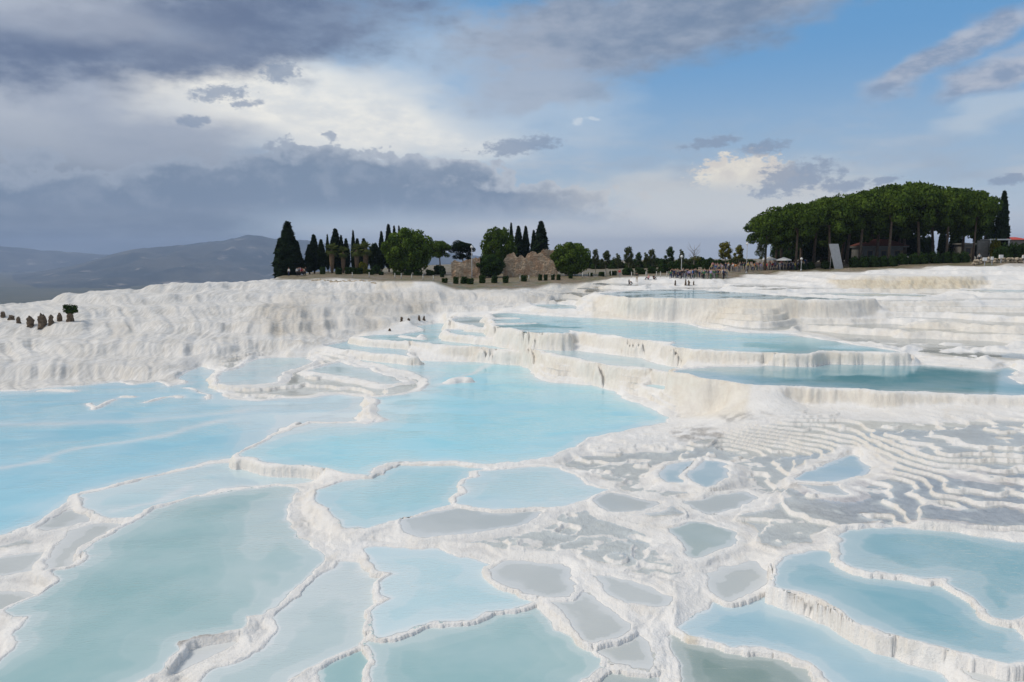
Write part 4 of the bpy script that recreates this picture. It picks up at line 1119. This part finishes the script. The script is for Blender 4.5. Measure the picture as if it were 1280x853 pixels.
for i in range(30):
    px = 728 + i * 7.2 + gB.uniform(-2, 2)
    tree('bush', 'background_bush', px, 326 + gB.uniform(-5, 3) + (px - 728) * -.012, 192 + gB.uniform(0, 14), gB.uniform(6, 10), 'dull green bush in the row closing the view behind the path', 'bush', BB, F_OLIVE if i % 3 == 0 else F_BUSH)
# saplings
SA = [(744,312,166,5.5,F_OLIVE,'young tree with a small round head, first past the bright round pine'),(757,314,164,8,F_OLIVE,'loose double sapling, second past the bright round pine'),(772,317,166,5,F_OLIVE,'thin see-through sapling next to the path bend'),
 (785,309,168,8,F_OLIVE,'bushy olive brown young tree behind the path fence'),(797,316,165,6.5,F_BUSH,'bright green upright young tree behind the path fence'),(807,316,168,5,F_OLIVE,'narrow grey green sapling left of the round headed one'),
 (814,312,167,6.5,F_OLIVE,'round headed grey green sapling behind the hedge'),(836,309,170,8,F_BUSH,'tallest dark green young tree near the crowd'),(851,312,170,5,F_OLIVE,'wispy sapling beside the thin street lamp'),
 (905,303,178,11,F_YEL,'yellow green broad tree behind the crowd'),(922,307,180,8,F_YEL,'paler yellow green tree touching the broad one'),(950,296,166,9,F_OLIVE,'thin grey tree at the outer edge of the pine grove')]
for px, yt, dep, hw, fm, lb in SA:
    tree('sapling', 'young_tree', px, yt, dep, hw, lb, 'tree', 'young trees along the path', fm, BARK2)
g_ = random.Random(9)
paths = [[(0, 0, -.2, .16), (.1, 0, 2.4, .12), (.05, .1, 4.6, .05)]]
for i in range(14):
    a = i * 2.4; z_ = 1.8 + i * .2; L = g_.uniform(1.1, 1.9)
    x, y = math.cos(a) * L, math.sin(a) * L
    paths.append([(.08, 0, z_, .05), (x * .6, y * .6, z_ + L * .6, .03), (x, y, z_ + L * 1.3, .012)])
    paths.append([(x * .6, y * .6, z_ + L * .6, .02), (x * 1.1, y * .7, z_ + L * 1.0, .01)])
p = place(866, 172)
o = tag(empty('bare_tree', p, 0, (height_to(866, 304, 172) / 6.2,) * 3), 'almost leafless tree with forked grey branches behind the crowd', 'tree')
link('trunk', tubes('trunk', paths, 5), BARK2, o)
P, N = lobe_cloud([((.5, 0, 2.8), (1.2, 1.0, .5)), ((1.2, 0, 2.6), (.6, .6, .4))], 160, 4, .5)
link('crown', leaf_mesh('crown', P, N, .2, 4), F_YEL, o)

# ---- the umbrella pine grove
GR = [(955,264,166,22),(975,255,172,26),(993,249,165,24),(1015,246,174,28),(1035,242,166,26),(1056,240,176,28),(1072,233,168,28),(1093,229,174,30),(1108,226,166,28),(1128,226,178,30),
      (1146,223,168,28),(1164,226,176,28),(1180,231,167,25),(1200,233,174,26),(1213,234,166,20),(1226,244,172,11),(1000,262,186,28),(1050,258,190,30),(1085,250,190,30),(1120,246,192,30),(968,272,180,22),(1025,262,205,30),(1070,256,208,30),(1105,254,206,30),(1150,252,204,28),(985,268,200,24),(1190,252,200,24),(1040,268,215,30)]
PL = {993: 'umbrella pine with a low crown just inside the grove edge by the crowd', 1035: 'umbrella pine whose trunk rises beside the slanted panel', 1072: 'umbrella pine between the slanted panel and the low building', 1108: 'umbrella pine standing in front of the low red roofed building',
      1146: 'highest umbrella pine, past the end of the low building', 1180: 'umbrella pine with a thick reddish trunk past the highest one', 1213: 'umbrella pine near the white lean-to', 1226: 'umbrella pine at the grove end beside the tall cypress'}
for i, (px, yt, dep, hw) in enumerate(GR):
    lb = 'tall umbrella pine with bare trunk in the dense grove'
    if i == 0: lb = 'umbrella pine at the outer edge of the grove nearest the crowd'
    if i == 15: lb = 'umbrella pine at the grove end beside the tall cypress'
    if dep > 169: lb = 'umbrella pine in the rear rows of the grove, mostly hidden by those before it'
    lb = PL.get(px, lb)
    tree('pine', 'umbrella_pine_tree', px, yt, dep, hw * 1.28, lb, 'tree', 'umbrella pines of the grove', F_PINE)
for px, yt, dep, hw, lb in ((1247,241,168,7.5,'tall single cypress at the end of the pine grove'),(1174,284,186,5,'cypress inside the grove behind a thick trunk'),(1191,280,188,7,'broad cypress inside the grove, left of a leaning trunk'),
      (1218,275,186,5,'column cypress inside the grove beside the white lean-to'),(1232,262,184,6,'cypress just inside the last pine')):
    tree('cypress', 'cypress_tree', px, yt, dep, hw, lb, 'tree', None, F_CYP)
DG = [(1005,296,210,16),(1030,290,214,18),(1055,286,216,18),(1080,284,216,18),(1105,286,218,18),(975,304,206,14),(1125,288,196,10),(1140,292,194,10),(1012,306,200,14),(1040,304,200,14),(985,312,196,10),(1060,300,204,14),(1095,296,206,14),(1155,296,200,9),(1205,304,200,10)]
for px, yt, dep, hw in DG:
    tree('round', 'undergrowth_tree', px, yt, dep, hw, 'dark bushy tree in the shade beneath the pine grove', 'tree', 'dark trees under the grove', F_BUSH)
HB = [(1002,328,164,5),(1012,326,164,5),(1030,324,163,6),(1042,324,163,6),(1066,319,162,7),(1078,318,162,7),(1090,318,162,7),(1102,318,162,7),(1114,318,161,7),(1126,316,161,7),(1140,315,161,7),(1152,314,161,7),(1166,313,161,7),(1180,313,161,7),(1192,314,160,6),(1203,313,160,6),
      (1246,306,158,8),(1256,302,160,8),(1266,302,160,8),(1276,300,160,8),(1290,302,160,9)]
for i, (px, yt, dep, hw) in enumerate(HB):
    tree('bush', 'hedge_bush', px, yt, dep, hw, 'dark green hedge bush at the foot of the pine grove' if i < 16 else 'green hedge bush behind the low stone wall and white boxes', 'bush', 'hedge at the grove' if i < 16 else 'hedge behind the stone wall', F_BUSH)
tree('bush', 'hedge_bush', 1241, 297, 165, 7, 'bright yellow green bush above the white lean-to', 'bush', None, F_YEL)
print('trees done')

# ------------------------------------------------------------------ ruins, buildings, street furniture
def box(V, F, x0, x1, y0, y1, z0, z1):
    n = len(V)
    V += [(x0, y0, z0), (x1, y0, z0), (x1, y1, z0), (x0, y1, z0), (x0, y0, z1), (x1, y0, z1), (x1, y1, z1), (x0, y1, z1)]
    F += [(n, n + 3, n + 2, n + 1), (n + 4, n + 5, n + 6, n + 7), (n, n + 1, n + 5, n + 4), (n + 1, n + 2, n + 6, n + 5), (n + 2, n + 3, n + 7, n + 6), (n + 3, n, n + 4, n + 7)]
def box_mesh(name, *bs):
    V, F = [], []
    for b in bs: box(V, F, *b)
    return mesh_from(name, V, F)
m, nt, out = new_mat('ruin_masonry')
tcn = nt.node('ShaderNodeTexCoord').outputs['Object']
vo = nt.node('ShaderNodeTexVoronoi'); nt.put(vo.inputs['Vector'], nt.scale(tcn, (1, 1, 1.5))); vo.inputs['Scale'].default_value = 2.4
n1 = nt.noise(tcn, .7, 4, .6); n2 = nt.noise(tcn, 5, 4, .6)
c = nt.mix(nt.sep(vo.outputs['Color'])[0], (.34, .25, .17), (.54, .42, .30))
c = nt.mix(nt.mul(nt.ss(n1, .45, .62), .6), c, (.46, .27, .16))
c = nt.mix(nt.mul(nt.ss(n2, .55, .7), .6), c, (.14, .12, .10))
principled(nt, out, c, .95, bump(nt, nt.add(vo.outputs['Distance'], n2), .8, .15), .2)
M_RUIN = m
def ruin(name, label, pts, dep, thick, seed):
    """ragged wall between pixel columns; pts = (px, ytop)"""
    p0 = place(pts[0][0], dep)
    n = 60; nz = 14
    pxs = np.linspace(pts[0][0], pts[-1][0], n)
    yt = np.interp(pxs, [p[0] for p in pts], [p[1] for p in pts]) + 2.0 * np.round(2.2 * fbm(pxs / 2.2, pxs * 0, 3, seed)) / 2.2
    V, F = [], []
    for side in (0, 1):
        for i in range(n):
            q = at_D(pxs[i], yt[i], dep)
            zb = float(ground_z(q[0], q[1])) - .5
            for k in range(nz):
                t = k / (nz - 1)
                zz = zb + (q[2] - zb) * t
                jit = .22 * float(fbm(np.array([pxs[i] / 5.0]), np.array([zz / 1.3]), 3, seed + 3 + side)[0])
                V.append((q[0] - p0[0], q[1] - p0[1] + side * thick * (1 - .3 * t) + jit, zz - p0[2]))
    id_ = lambda s, i, k: s * n * nz + i * nz + k
    for i in range(n - 1):
        for k in range(nz - 1):
            F.append((id_(0, i, k), id_(0, i + 1, k), id_(0, i + 1, k + 1), id_(0, i, k + 1)))
            F.append((id_(1, i + 1, k), id_(1, i, k), id_(1, i, k + 1), id_(1, i + 1, k + 1)))
        F.append((id_(0, i, nz - 1), id_(0, i + 1, nz - 1), id_(1, i + 1, nz - 1), id_(1, i, nz - 1)))
    for i in (0, n - 1):
        for k in range(nz - 1): F.append((id_(0, i, k), id_(0, i, k + 1), id_(1, i, k + 1), id_(1, i, k)))
    o = link(name, mesh_from(name, V, F), M_RUIN); o.location = p0
    return tag(o, label, 'ruin')
ruin('ruined_wall', 'low ruined stone wall with a level top behind the lamp post', [(564,329),(568,326),(576,328),(584,325),(592,323),(600,322)], 156, 1.6, 601)
ruin('ruined_wall', 'tall ruined stone wall with a ragged broken top', [(629,326),(635,318),(642,315),(647,323),(652,319),(657,324),(660,317),(666,314),(672,318),(676,316),(682,321),(690,326),(696,332)], 158, 2.2, 602)
ruin('ruined_wall', 'darker stub of ruined wall rising behind the ragged one', [(672,318),(678,313),(684,312),(692,314),(697,320)], 164, 2.0, 603)

M_WHITE = flat_mat('white_paint', (.74, .73, .71), .6, .08)
M_POST = flat_mat('grey_metal', (.42, .43, .44), .5, .1, 3, 0, .5)
M_RED = flat_mat('red_tiles', (.15, .05, .035), .85, .3, 4, .5)
M_PLAS = flat_mat('grey_plaster', (.20, .19, .17), .9, .15, 1.5)
M_POSTW = flat_mat('pale_post_paint', (.50, .48, .44), .7, .15)
M_DARK = flat_mat('dark_opening', (.03, .03, .035), .4, .1)
M_WOOD = flat_mat('weathered_wood', (.22, .15, .09), .85, .25, 4)
M_STONE = flat_mat('fieldstone', (.42, .35, .26), .95, .3, 2.5, .8)
M_BLUEG = flat_mat('pale_panel', (.30, .31, .32), .6, .1)

def lamp(px, ytop, dep, label):
    p = place(px, dep, .02); h = height_to(px, ytop, dep)
    o = tag(empty('lamp_post', p), label, 'lamp post', 'lamp posts')
    link('pole', tubes('pole', [[(0, 0, 0, .085), (0, 0, h * .5, .065), (0, 0, h - .1, .05)]], 8), M_POST, o)
    link('base', tubes('base', [[(0, 0, -.05, .18), (0, 0, .25, .17), (0, 0, .4, .09)]], 8), M_POST, o)
    link('lantern', tubes('lantern', [[(0, 0, h - .15, .10), (0, 0, h, .26), (0, 0, h + .22, .24), (0, 0, h + .34, .05)]], 8), M_WHITE, o)
lamp(590, 309, 143, 'pale lamp post standing before the low ruined wall')
lamp(851, 321, 152, 'thin lamp post beside the wispy sapling near the crowd')
lamp(932, 305, 160, 'tall slender lamp post at the outer edge of the pine grove')
lamp(1000, 324, 160, 'short lamp post in front of the first grove trunks')
# rope fence posts along the path
for i, (px, dep) in enumerate([(441,150),(462,149),(494,146),(502,145),(515,143),(529,142),(542,140),(650,146),(661,147),(690,149),(728,153),(737,154),(756,156),(764,157),(789,150),(807,150),(820,151),(825,150),(833,150)]):
    p = place(px, dep, .03)
    o = tag(empty('fence_post', p), 'short pale fence post along the path on the plateau edge', 'post', 'fence posts along the path')
    link('shaft', tubes('shaft', [[(0, 0, -.05, .08), (0, 0, .95, .07)]], 6), M_POSTW, o)
    link('cap', tubes('cap', [[(0, 0, .95, .10), (0, 0, 1.05, .09), (0, 0, 1.1, .03)]], 6), M_POSTW, o)
# slanted panel in the grove
p = place(1041, 158); h = height_to(1041, 305, 158)
o = tag(empty('slanted_panel', p), 'pale grey slanted panel board standing at the foot of the grove', 'panel')
wd = 2.0
V = [(-1.3, -.25, h), (.55, -.25, h), (1.35, -1.2, .3), (-.35, -1.2, .3)]
V += [(x, y + .14, z_ + .02) for x, y, z_ in V]
link('board', mesh_from('board', V, [(3, 2, 1, 0), (4, 5, 6, 7), (0, 1, 5, 4), (1, 2, 6, 5), (2, 3, 7, 6), (3, 0, 4, 7)]), M_BLUEG, o)
link('support', tubes('support', [[(-.6, -.1, h * .85, .05), (-.5, .9, -.1, .05)]], 6), M_POST, o)
link('support', tubes('support', [[(.6, -.2, h * .85, .05), (.7, .9, -.1, .05)]], 6), M_POST, o)
# low building below the pines
def building(px0, px1, ywall, yroof, dep, label, roofmat, flat=False):
    a = place(px0, dep); b = place(px1, dep)
    L = b[0] - a[0]; z0 = min(a[2], b[2])
    h = at_D((px0 + px1) / 2, ywall, dep)[2] - z0; hr = at_D((px0 + px1) / 2, yroof, dep)[2] - z0
    o = tag(empty('low_building', (a[0], a[1], z0)), label, 'building')
    D = 6.0
    wl = link('wall', box_mesh('wall', (0, L, 0, D, -.4, h)), M_PLAS, o)
    link('fascia', box_mesh('fascia', (-.4, L + .4, -.4, D + .4, h, h + .3)), M_PLAS, o)
    if not flat:
        e = .5
        V = [(-e, -e, h + .35), (L + e, -e, h + .35), (L + e, D + e, h + .35), (-e, D + e, h + .35), (D * .45, D * .5, hr), (L - D * .45, D * .5, hr)]
        link('roof', mesh_from('roof', V, [(0, 1, 5, 4), (1, 2, 5), (2, 3, 4, 5), (3, 0, 4), (3, 2, 1, 0)]), roofmat, o)
    for k in range(max(1, int(L / 3))):
        x = 1.0 + k * 3.0
        if x + 1.2 < L:
            wn = link('window', box_mesh('window', (x, x + 1.2, -.06, .02, h * .35, h * .8)), M_WOOD, o)
            link('pane', box_mesh('pane', (x + .1, x + 1.1, -.09, -.05, h * .39, h * .76)), M_DARK, wn)
    link('door', box_mesh('door', (L - 1.3, L - .4, -.07, .02, 0, h * .8)), M_WOOD, o)
    return o
building(1076, 1130, 309.5, 299, 178, 'low grey building with red hipped roof under the pine grove', M_RED)
building(1198, 1214, 306, 300, 184, 'small flat roofed pale hut glimpsed between grove trunks', M_WHITE, True)
p = place(1233, 166); z0 = p[2]; h = at_D(1233, 299, 166)[2] - z0
o = tag(empty('lean_to', p), 'white framed open lean-to at the end of the grove', 'shelter')
link('roof', box_mesh('roof', (-.2, 4.2, -.2, 3.2, h - .25, h)), M_WHITE, o)
link('wall', box_mesh('wall', (-2.4, 0, .3, .5, -.3, h - .3)), M_PLAS, o)
for x in (0.05, 3.8): link('post', box_mesh('post', (x, x + .22, -.05, .17, -.3, h - .25)), M_WHITE, o)
p = place(1259, 190); z0 = p[2]; h = at_D(1259, 300, 190)[2] - z0; ht = at_D(1259, 296.5, 190)[2] - z0
o = tag(empty('red_house', p), 'house with bright red roof and chimney behind the hedge', 'house')
link('wall', box_mesh('wall', (-3, 4, 0, 6, -.5, h)), M_PLAS, o)
rf = link('roof', mesh_from('roof', [(-3.4, -.4, h), (4.4, -.4, h), (4.4, 6.4, h), (-3.4, 6.4, h), (-2, 3, ht), (3, 3, ht)], [(0, 1, 5, 4), (1, 2, 5), (2, 3, 4, 5), (3, 0, 4), (3, 2, 1, 0)]), flat_mat('bright_red_tiles', (.45, .06, .04), .8, .2, 4, .4), o)
link('chimney', box_mesh('chimney', (-.7, .5, 2.2, 3.4, h, ht + .8)), M_RED, rf)
# parasols
for px, dep, lb in ((978, 164, 'white parasol over a table at the edge of the grove'), (960, 170, 'second white parasol further back in the grove edge')):
    p = place(px, dep)
    o = tag(empty('parasol', p), lb, 'parasol', 'parasols at the grove')
    link('pole', tubes('pole', [[(0, 0, -.05, .035), (0, 0, 2.5, .03)]], 6), M_POST, o)
    V = [(0, 0, 2.65)] + [(1.6 * math.cos(k * math.pi / 4), 1.6 * math.sin(k * math.pi / 4), 2.15) for k in range(8)] + [(1.6 * math.cos(k * math.pi / 4), 1.6 * math.sin(k * math.pi / 4), 1.95) for k in range(8)]
    F = [(0, 1 + k, 1 + (k + 1) % 8) for k in range(8)] + [(1 + k, 9 + k, 9 + (k + 1) % 8, 1 + (k + 1) % 8) for k in range(8)]
    link('canopy', mesh_from('canopy', V, F), M_WHITE, o)
# white boxes and low stone wall at the right
for px, lb in ((1228, 'white notice box on the stone wall nearest the grove'), (1237, 'narrow white marker between the two notice boxes'), (1248, 'white notice box in front of the hedge, further from the grove'), (1277, 'white notice box at the feet of the pale shirted person')):
    p = place(px, 150)
    wd = .22 if '1237' in str(px) else .36
    o = tag(empty('notice_box', p), lb, 'box', 'white notice boxes')
    link('stand', box_mesh('stand', (-.06, .06, -.06, .06, -.1, .95)), M_POST, o)
    link('box', box_mesh('box', (-wd, wd, -.12, .12, .95, 1.55)), M_WHITE, o)
a = place(1214, 152); b = place(1300, 150)
o = tag(empty('low_stone_wall', a), 'low wall of rough tan stones below the hedge', 'wall')
sm = []
for s_ in range(6):
    bm = bmesh.new(); bmesh.ops.create_icosphere(bm, subdivisions=1, radius=.5)
    for v_ in bm.verts: v_.co += Vector((random.uniform(-.13, .13), random.uniform(-.13, .13), random.uniform(-.13, .13)))
    me = bpy.data.meshes.new('stone'); bm.to_mesh(me); bm.free(); me.materials.append(M_STONE); sm.append(me)
L = b[0] - a[0]; x = 0.0
while x < L:
    wd = random.uniform(.5, .95)
    for row in range(2):
        q = link('stone', random.choice(sm), None, o)
        xx = x + random.uniform(-.1, .1) + row * .3
        q.location = (xx, random.uniform(-.1, .1), float(ground_z(a[0] + xx, a[1])) - a[2] + .25 + row * .5); q.scale = (wd * 1.15, .8, random.uniform(.55, .75)); q.rotation_euler = (random.uniform(-.2, .2), 0, random.uniform(0, 6))
    x += wd * .9
# row of edge stones on the left plateau rim and boulders
for i in range(26):
    px = 392 + i * 3.1 + random.uniform(-1, 1); dep = 147 - i * .3 + random.uniform(-1.5, 1.5)
    p = place(px, dep, .1)
    q = tag(link('edge_stone', sm[i % 6], None), 'rough tan stone in the row along the rim of the left plateau', 'stone', 'edge stones of the left plateau')
    q.location = p; q.scale = (random.uniform(.6, 1.3), random.uniform(.6, 1.0), random.uniform(.4, .8)); q.rotation_euler = (0, 0, random.uniform(0, 6))
# brown stubs and the shrub on the left white slope
M_STUB = flat_mat('brown_tufa', (.13, .095, .065), .95, .4, 3, .9)
def stub(px, ytop, ybot, wpx, dep, label, grp):
    q, dep = hit(px, ybot)
    x, y = q[0], q[1]; z0 = q[2] - .25
    h = (ybot - ytop) / FOC * dep + .25; r_ = wpx / FOC * dep * .5
    g_ = random.Random(int(px * 7)); V, F = [], []
    for k in range(7):
        t = k / 6; rad = r_ * (1.0 - .25 * t) * (1 if k < 6 else .55)
        for j in range(9):
            a = j / 9 * 6.283
            rj = rad * g_.uniform(.65, 1.2)
            V.append((math.cos(a) * rj + g_.uniform(-.05, .05), math.sin(a) * rj, t * h * (1 if k < 6 else g_.uniform(.85, 1.12))))
    for k in range(6):
        for j in range(9): F.append((k * 9 + j, k * 9 + (j + 1) % 9, k * 9 + 9 + (j + 1) % 9, k * 9 + 9 + j))
    F.append(tuple(54 + j for j in range(9)))
    o = link('rock_stub', mesh_from('rock_stub', V, F), M_STUB); o.location = (x, y, z0)
    return tag(o, label, 'rock', grp)
ST = 'brown rock stubs on the left slope'
for px, yt, yb, wp, dp_, lb in ((4,391,397,7,97,'thin dark rock fragment at the outer end of the stub row'),(14,394,400,9,97,'dark jagged rock fragment beside the thin one'),(23,397,404,6,97,'small black rock stub next to the square one'),(38,396,408,10,97.5,'square brown rock stub, widest of the row'),
      (53,393,409,12,98,'tall two-pronged brown rock stub in the middle of the row'),(64,395,405,7,99,'slim brown rock stub after the tall one'),(75,392,402,7,100,'leaning dark rock stub nearest the shrub'),(88,386,402,9,101,'brown rock pillar carrying the green shrub')):
    stub(px, yt, yb, wp, dp_, lb, ST)
for px, yt, yb, wp, dp_ in ((502,397,402,4,104),(511,398,401,4,105),(524,395,401,4,107),(530,396,401,4,108),(487,411,414,4,98)):
    stub(px, yt, yb, wp, dp_, 'small dark brown rock stub at the end of the water channel', 'rock stubs at the channel head')
for px, yt, yb, wp, dp_ in ((844,351,357,2,121),(857,350,357,2.5,121),(861,351,357,3,121),(867,352,357,2,121)):
    stub(px, yt, yb, wp, dp_, 'thin brown stain ridge hanging on the cream wall below the crowd', 'brown ridges below the crowd')
q, dep = hit(88, 402); q = at_D(88, 388, dep)
bs = empty('slope_shrub', (q[0], q[1], q[2] - .35), 0, (.85, .85, .75))
tag(bs, 'green shrub growing on top of the brown rock pillar on the white slope', 'shrub')
for nm, m_, mm_ in (('stem', PR['bush'][0][0], BARK), ('leaves', PR['bush'][0][1], F_BUSH)):
    c_ = bpy.data.objects.new(nm, m_); COL.objects.link(c_); c_.parent = bs
    c_.material_slots[0].link = 'OBJECT'; c_.material_slots[0].material = mm_

# ------------------------------------------------------------------ people
def body_mesh(name, J, E, seatish=False):
    me = bpy.data.meshes.new(name)
    me.from_pydata([j[0] for j in J], E, [])
    o = bpy.data.objects.new(name, me); COL.objects.link(o)
    sk = o.modifiers.new('skin', 'SKIN'); sk.use_smooth_shade = True
    for v_, j in zip(me.skin_vertices[0].data, J): v_.radius = (j[1], j[1] if len(j) < 3 else j[2])
    me.skin_vertices[0].data[0].use_root = True
    ss_ = o.modifiers.new('sub', 'SUBSURF'); ss_.levels = 1
    dg = bpy.context.evaluated_depsgraph_get()
    m2 = bpy.data.meshes.new_from_object(o.evaluated_get(dg))
    bpy.data.objects.remove(o)
    m2.name = name
    return m2
def skel(step=0.0, armL=(.12, 0), armR=(.12, 0), sit=False):
    if not sit:
        hip, sh, hd = .93, 1.42, 1.62
        J = [((0, 0, hip), .145, .11), ((0, 0, 1.15), .135, .10), ((0, 0, 1.36), .17, .11), ((0, 0, 1.49), .055, .055), ((0, -.015, 1.58), .085, .095), ((0, -.01, 1.69), .085, .095),
             ((-.2, 0, sh), .065), ((-.2 - armL[0], armL[1] * .4, 1.14), .045), ((-.2 - armL[0] * 1.2, armL[1] - .06, .88), .035), ((-.2 - armL[0] * 1.25, armL[1] - .09, .78), .04, .02),
             ((.2, 0, sh), .065), ((.2 + armR[0], armR[1] * .4, 1.14), .045), ((.2 + armR[0] * 1.2, armR[1] - .06, .88), .035), ((.2 + armR[0] * 1.25, armR[1] - .09, .78), .04, .02),
             ((-.1, 0, .86), .095), ((-.11, -.04 + step * .5, .48), .062), ((-.11, step, .08), .045), ((-.11, step - .14, .03), .038),
             ((.1, 0, .86), .095), ((.11, -.04 - step * .5, .48), .062), ((.11, -step, .08), .045), ((.11, -step - .14, .03), .038)]
    else:
        J = [((0, 0, .12), .16, .13), ((0, .02, .36), .14, .11), ((0, 0, .56), .17, .11), ((0, -.03, .69), .055), ((0, -.05, .78), .085, .095), ((0, -.05, .88), .085, .095),
             ((-.2, 0, .62), .065), ((-.28, -.12, .40), .045), ((-.2, -.34, .42), .035), ((-.16, -.42, .43), .04, .02),
             ((.2, 0, .62), .065), ((.28, -.12, .40), .045), ((.2, -.34, .42), .035), ((.16, -.42, .43), .04, .02),
             ((-.11, -.06, .12), .095), ((-.13, -.42, .42), .062), ((-.12, -.62, .08), .045), ((-.12, -.76, .04), .038),
             ((.11, -.06, .12), .095), ((.13, -.42, .42), .062), ((.12, -.62, .08), .045), ((.12, -.76, .04), .038)]
    E = [(0, 1), (1, 2), (2, 3), (3, 4), (4, 5), (2, 6), (6, 7), (7, 8), (8, 9), (2, 10), (10, 11), (11, 12), (12, 13), (0, 14), (14, 15), (15, 16), (16, 17), (0, 18), (18, 19), (19, 20), (20, 21)]
    return J, E, sit
def person_mesh(name, J, E, sit):
    me = body_mesh(name, J, E)
    for k in range(4): me.materials.append(None)     # skin, top, trousers, hair
    jp = np.array([j[0] for j in J]); grp = [1, 1, 1, 0, 0, 0, 1, 1, 0, 0, 1, 1, 0, 0, 2, 2, 2, 3, 2, 2, 2, 3]
    for f in me.polygons:
        c_ = np.array(f.center); k = int(np.argmin(((jp - c_) ** 2).sum(1))); mi = grp[k]
        if k == 0 and f.normal.z < .1: mi = 2
        if k == 5 and (f.normal.y > -.15 or c_[2] > jp[5][2] + .04): mi = 3
        if k == 4 and f.normal.y > .3: mi = 3
        f.material_index = mi
    return me
PM = [person_mesh('standing_body', *skel(.0)), person_mesh('walking_body', *skel(.22, (.1, .15), (.1, -.15))), person_mesh('standing_body', *skel(.05, (.2, -.2), (.08, 0))), person_mesh('sitting_body', *skel(sit=True))]
CLO = {'white': (.72, .72, .70), 'black': (.02, .02, .025), 'navy': (.025, .035, .09), 'red': (.40, .03, .035), 'pink': (.55, .25, .28), 'grey': (.22, .22, .23), 'orange': (.55, .20, .04), 'blue': (.06, .14, .35), 'beige': (.45, .37, .27), 'green': (.06, .16, .07), 'lilac': (.36, .30, .48), 'yellow': (.55, .42, .07)}
CM = {k: flat_mat(k + '_cloth', v, .85, .12, 8) for k, v in CLO.items()}
SKIN = [flat_mat('skin', c_, .6, .06) for c_ in ((.50, .30, .20), (.36, .20, .13))]
HAIR = [flat_mat('hair', c_, .7, .2) for c_ in ((.015, .012, .01), (.06, .035, .02), (.20, .14, .07))]
used_l = {}
def person(px, dep, top, leg, pose, where, grp, rz=None):
    p = place(px, dep) if dep > 0 else hit(px, -dep)[0]
    i = used_l.setdefault('n', 0); used_l['n'] = i + 1
    o = link('person', PM[pose]); o.location = p + np.array([0, 0, .0]); o.rotation_euler = (0, 0, rz if rz is not None else (i * 1.9) % 6.28)
    s_ = .94 + .12 * ((i * 37) % 10) / 10
    o.scale = (s_,) * 3
    for k, m_ in enumerate((SKIN[i % 2], CM[top], CM[leg], HAIR[i % 3])):
        o.material_slots[k].link = 'OBJECT'; o.material_slots[k].material = m_
    verb = ('standing', 'walking', 'gesturing', 'sitting')[pose]
    tag(o, 'person in %s top and %s trousers %s %s' % (top, leg, verb, where), 'person', grp)
    return o
tops = list(CLO); gR = random.Random(77)
pairs = [(a, b) for a in tops for b in ('black', 'navy', 'grey', 'green', 'beige')]
gR.shuffle(pairs)
pairs = [q for p_ in pairs for q in (p_, (('black', 'navy', 'grey', 'beige')[gR.randrange(4)], ('black', 'navy', 'grey')[gR.randrange(3)]))]
k = 0
for i in range(62):
    px = 838 + (i * 1.13) + gR.uniform(-.8, .8); dep = 143 + gR.uniform(0, 6)
    t_, l_ = pairs[k % len(pairs)]; k += 1
    person(px, dep, t_, l_, gR.choice((0, 0, 1, 2)), 'in the group at the pool edge', 'crowd at the pool edge')
for i in range(84):
    px = 888 + i * 1.42 + gR.uniform(-1.2, 1.2); dep = 163 + gR.uniform(0, 10)
    t_, l_ = pairs[k % len(pairs)]; k += 1
    person(px, dep, t_, l_, gR.choice((0, 0, 1, 2)), 'in the crowd by the grove', 'crowd beside the pine grove')
person(786, -355, 'grey', 'black', 3, 'on the white slope below the path', 'people on the white slope')
person(796, -353.5, 'black', 'beige', 1, 'up the white slope below the path', 'people on the white slope')
person(811, -350, 'pink', 'navy', 3, 'on the white ledge beside another sitter', 'people on the white slope')
person(817, -350, 'black', 'black', 3, 'on the white ledge near the crowd', 'people on the white slope')
person(774, 150, 'red', 'grey', 0, 'alone at the bend of the path', 'people on the path')
person(1276, 152, 'white', 'navy', 2, 'on the stone wall by the notice box', 'people at the stone wall', 3.14)
person(1221, 158, 'white', 'black', 0, 'at the end of the stone wall', 'people at the stone wall')
person(1143, 163, 'orange', 'black', 1, 'at the foot of the pine trunks', 'people under the pines')
person(1146, 164, 'yellow', 'navy', 0, 'under the pine trunks', 'people under the pines')
person(362, 163, 'white', 'navy', 0, 'under the clump at the plateau tip', 'people on the left plateau')
for i in range(6): 
    person(372 + i * 2.2, 162 + (i % 3), tops[(i * 5) % len(tops)], 'black', 0, 'at the plateau tip', 'people on the left plateau')
print('people done')
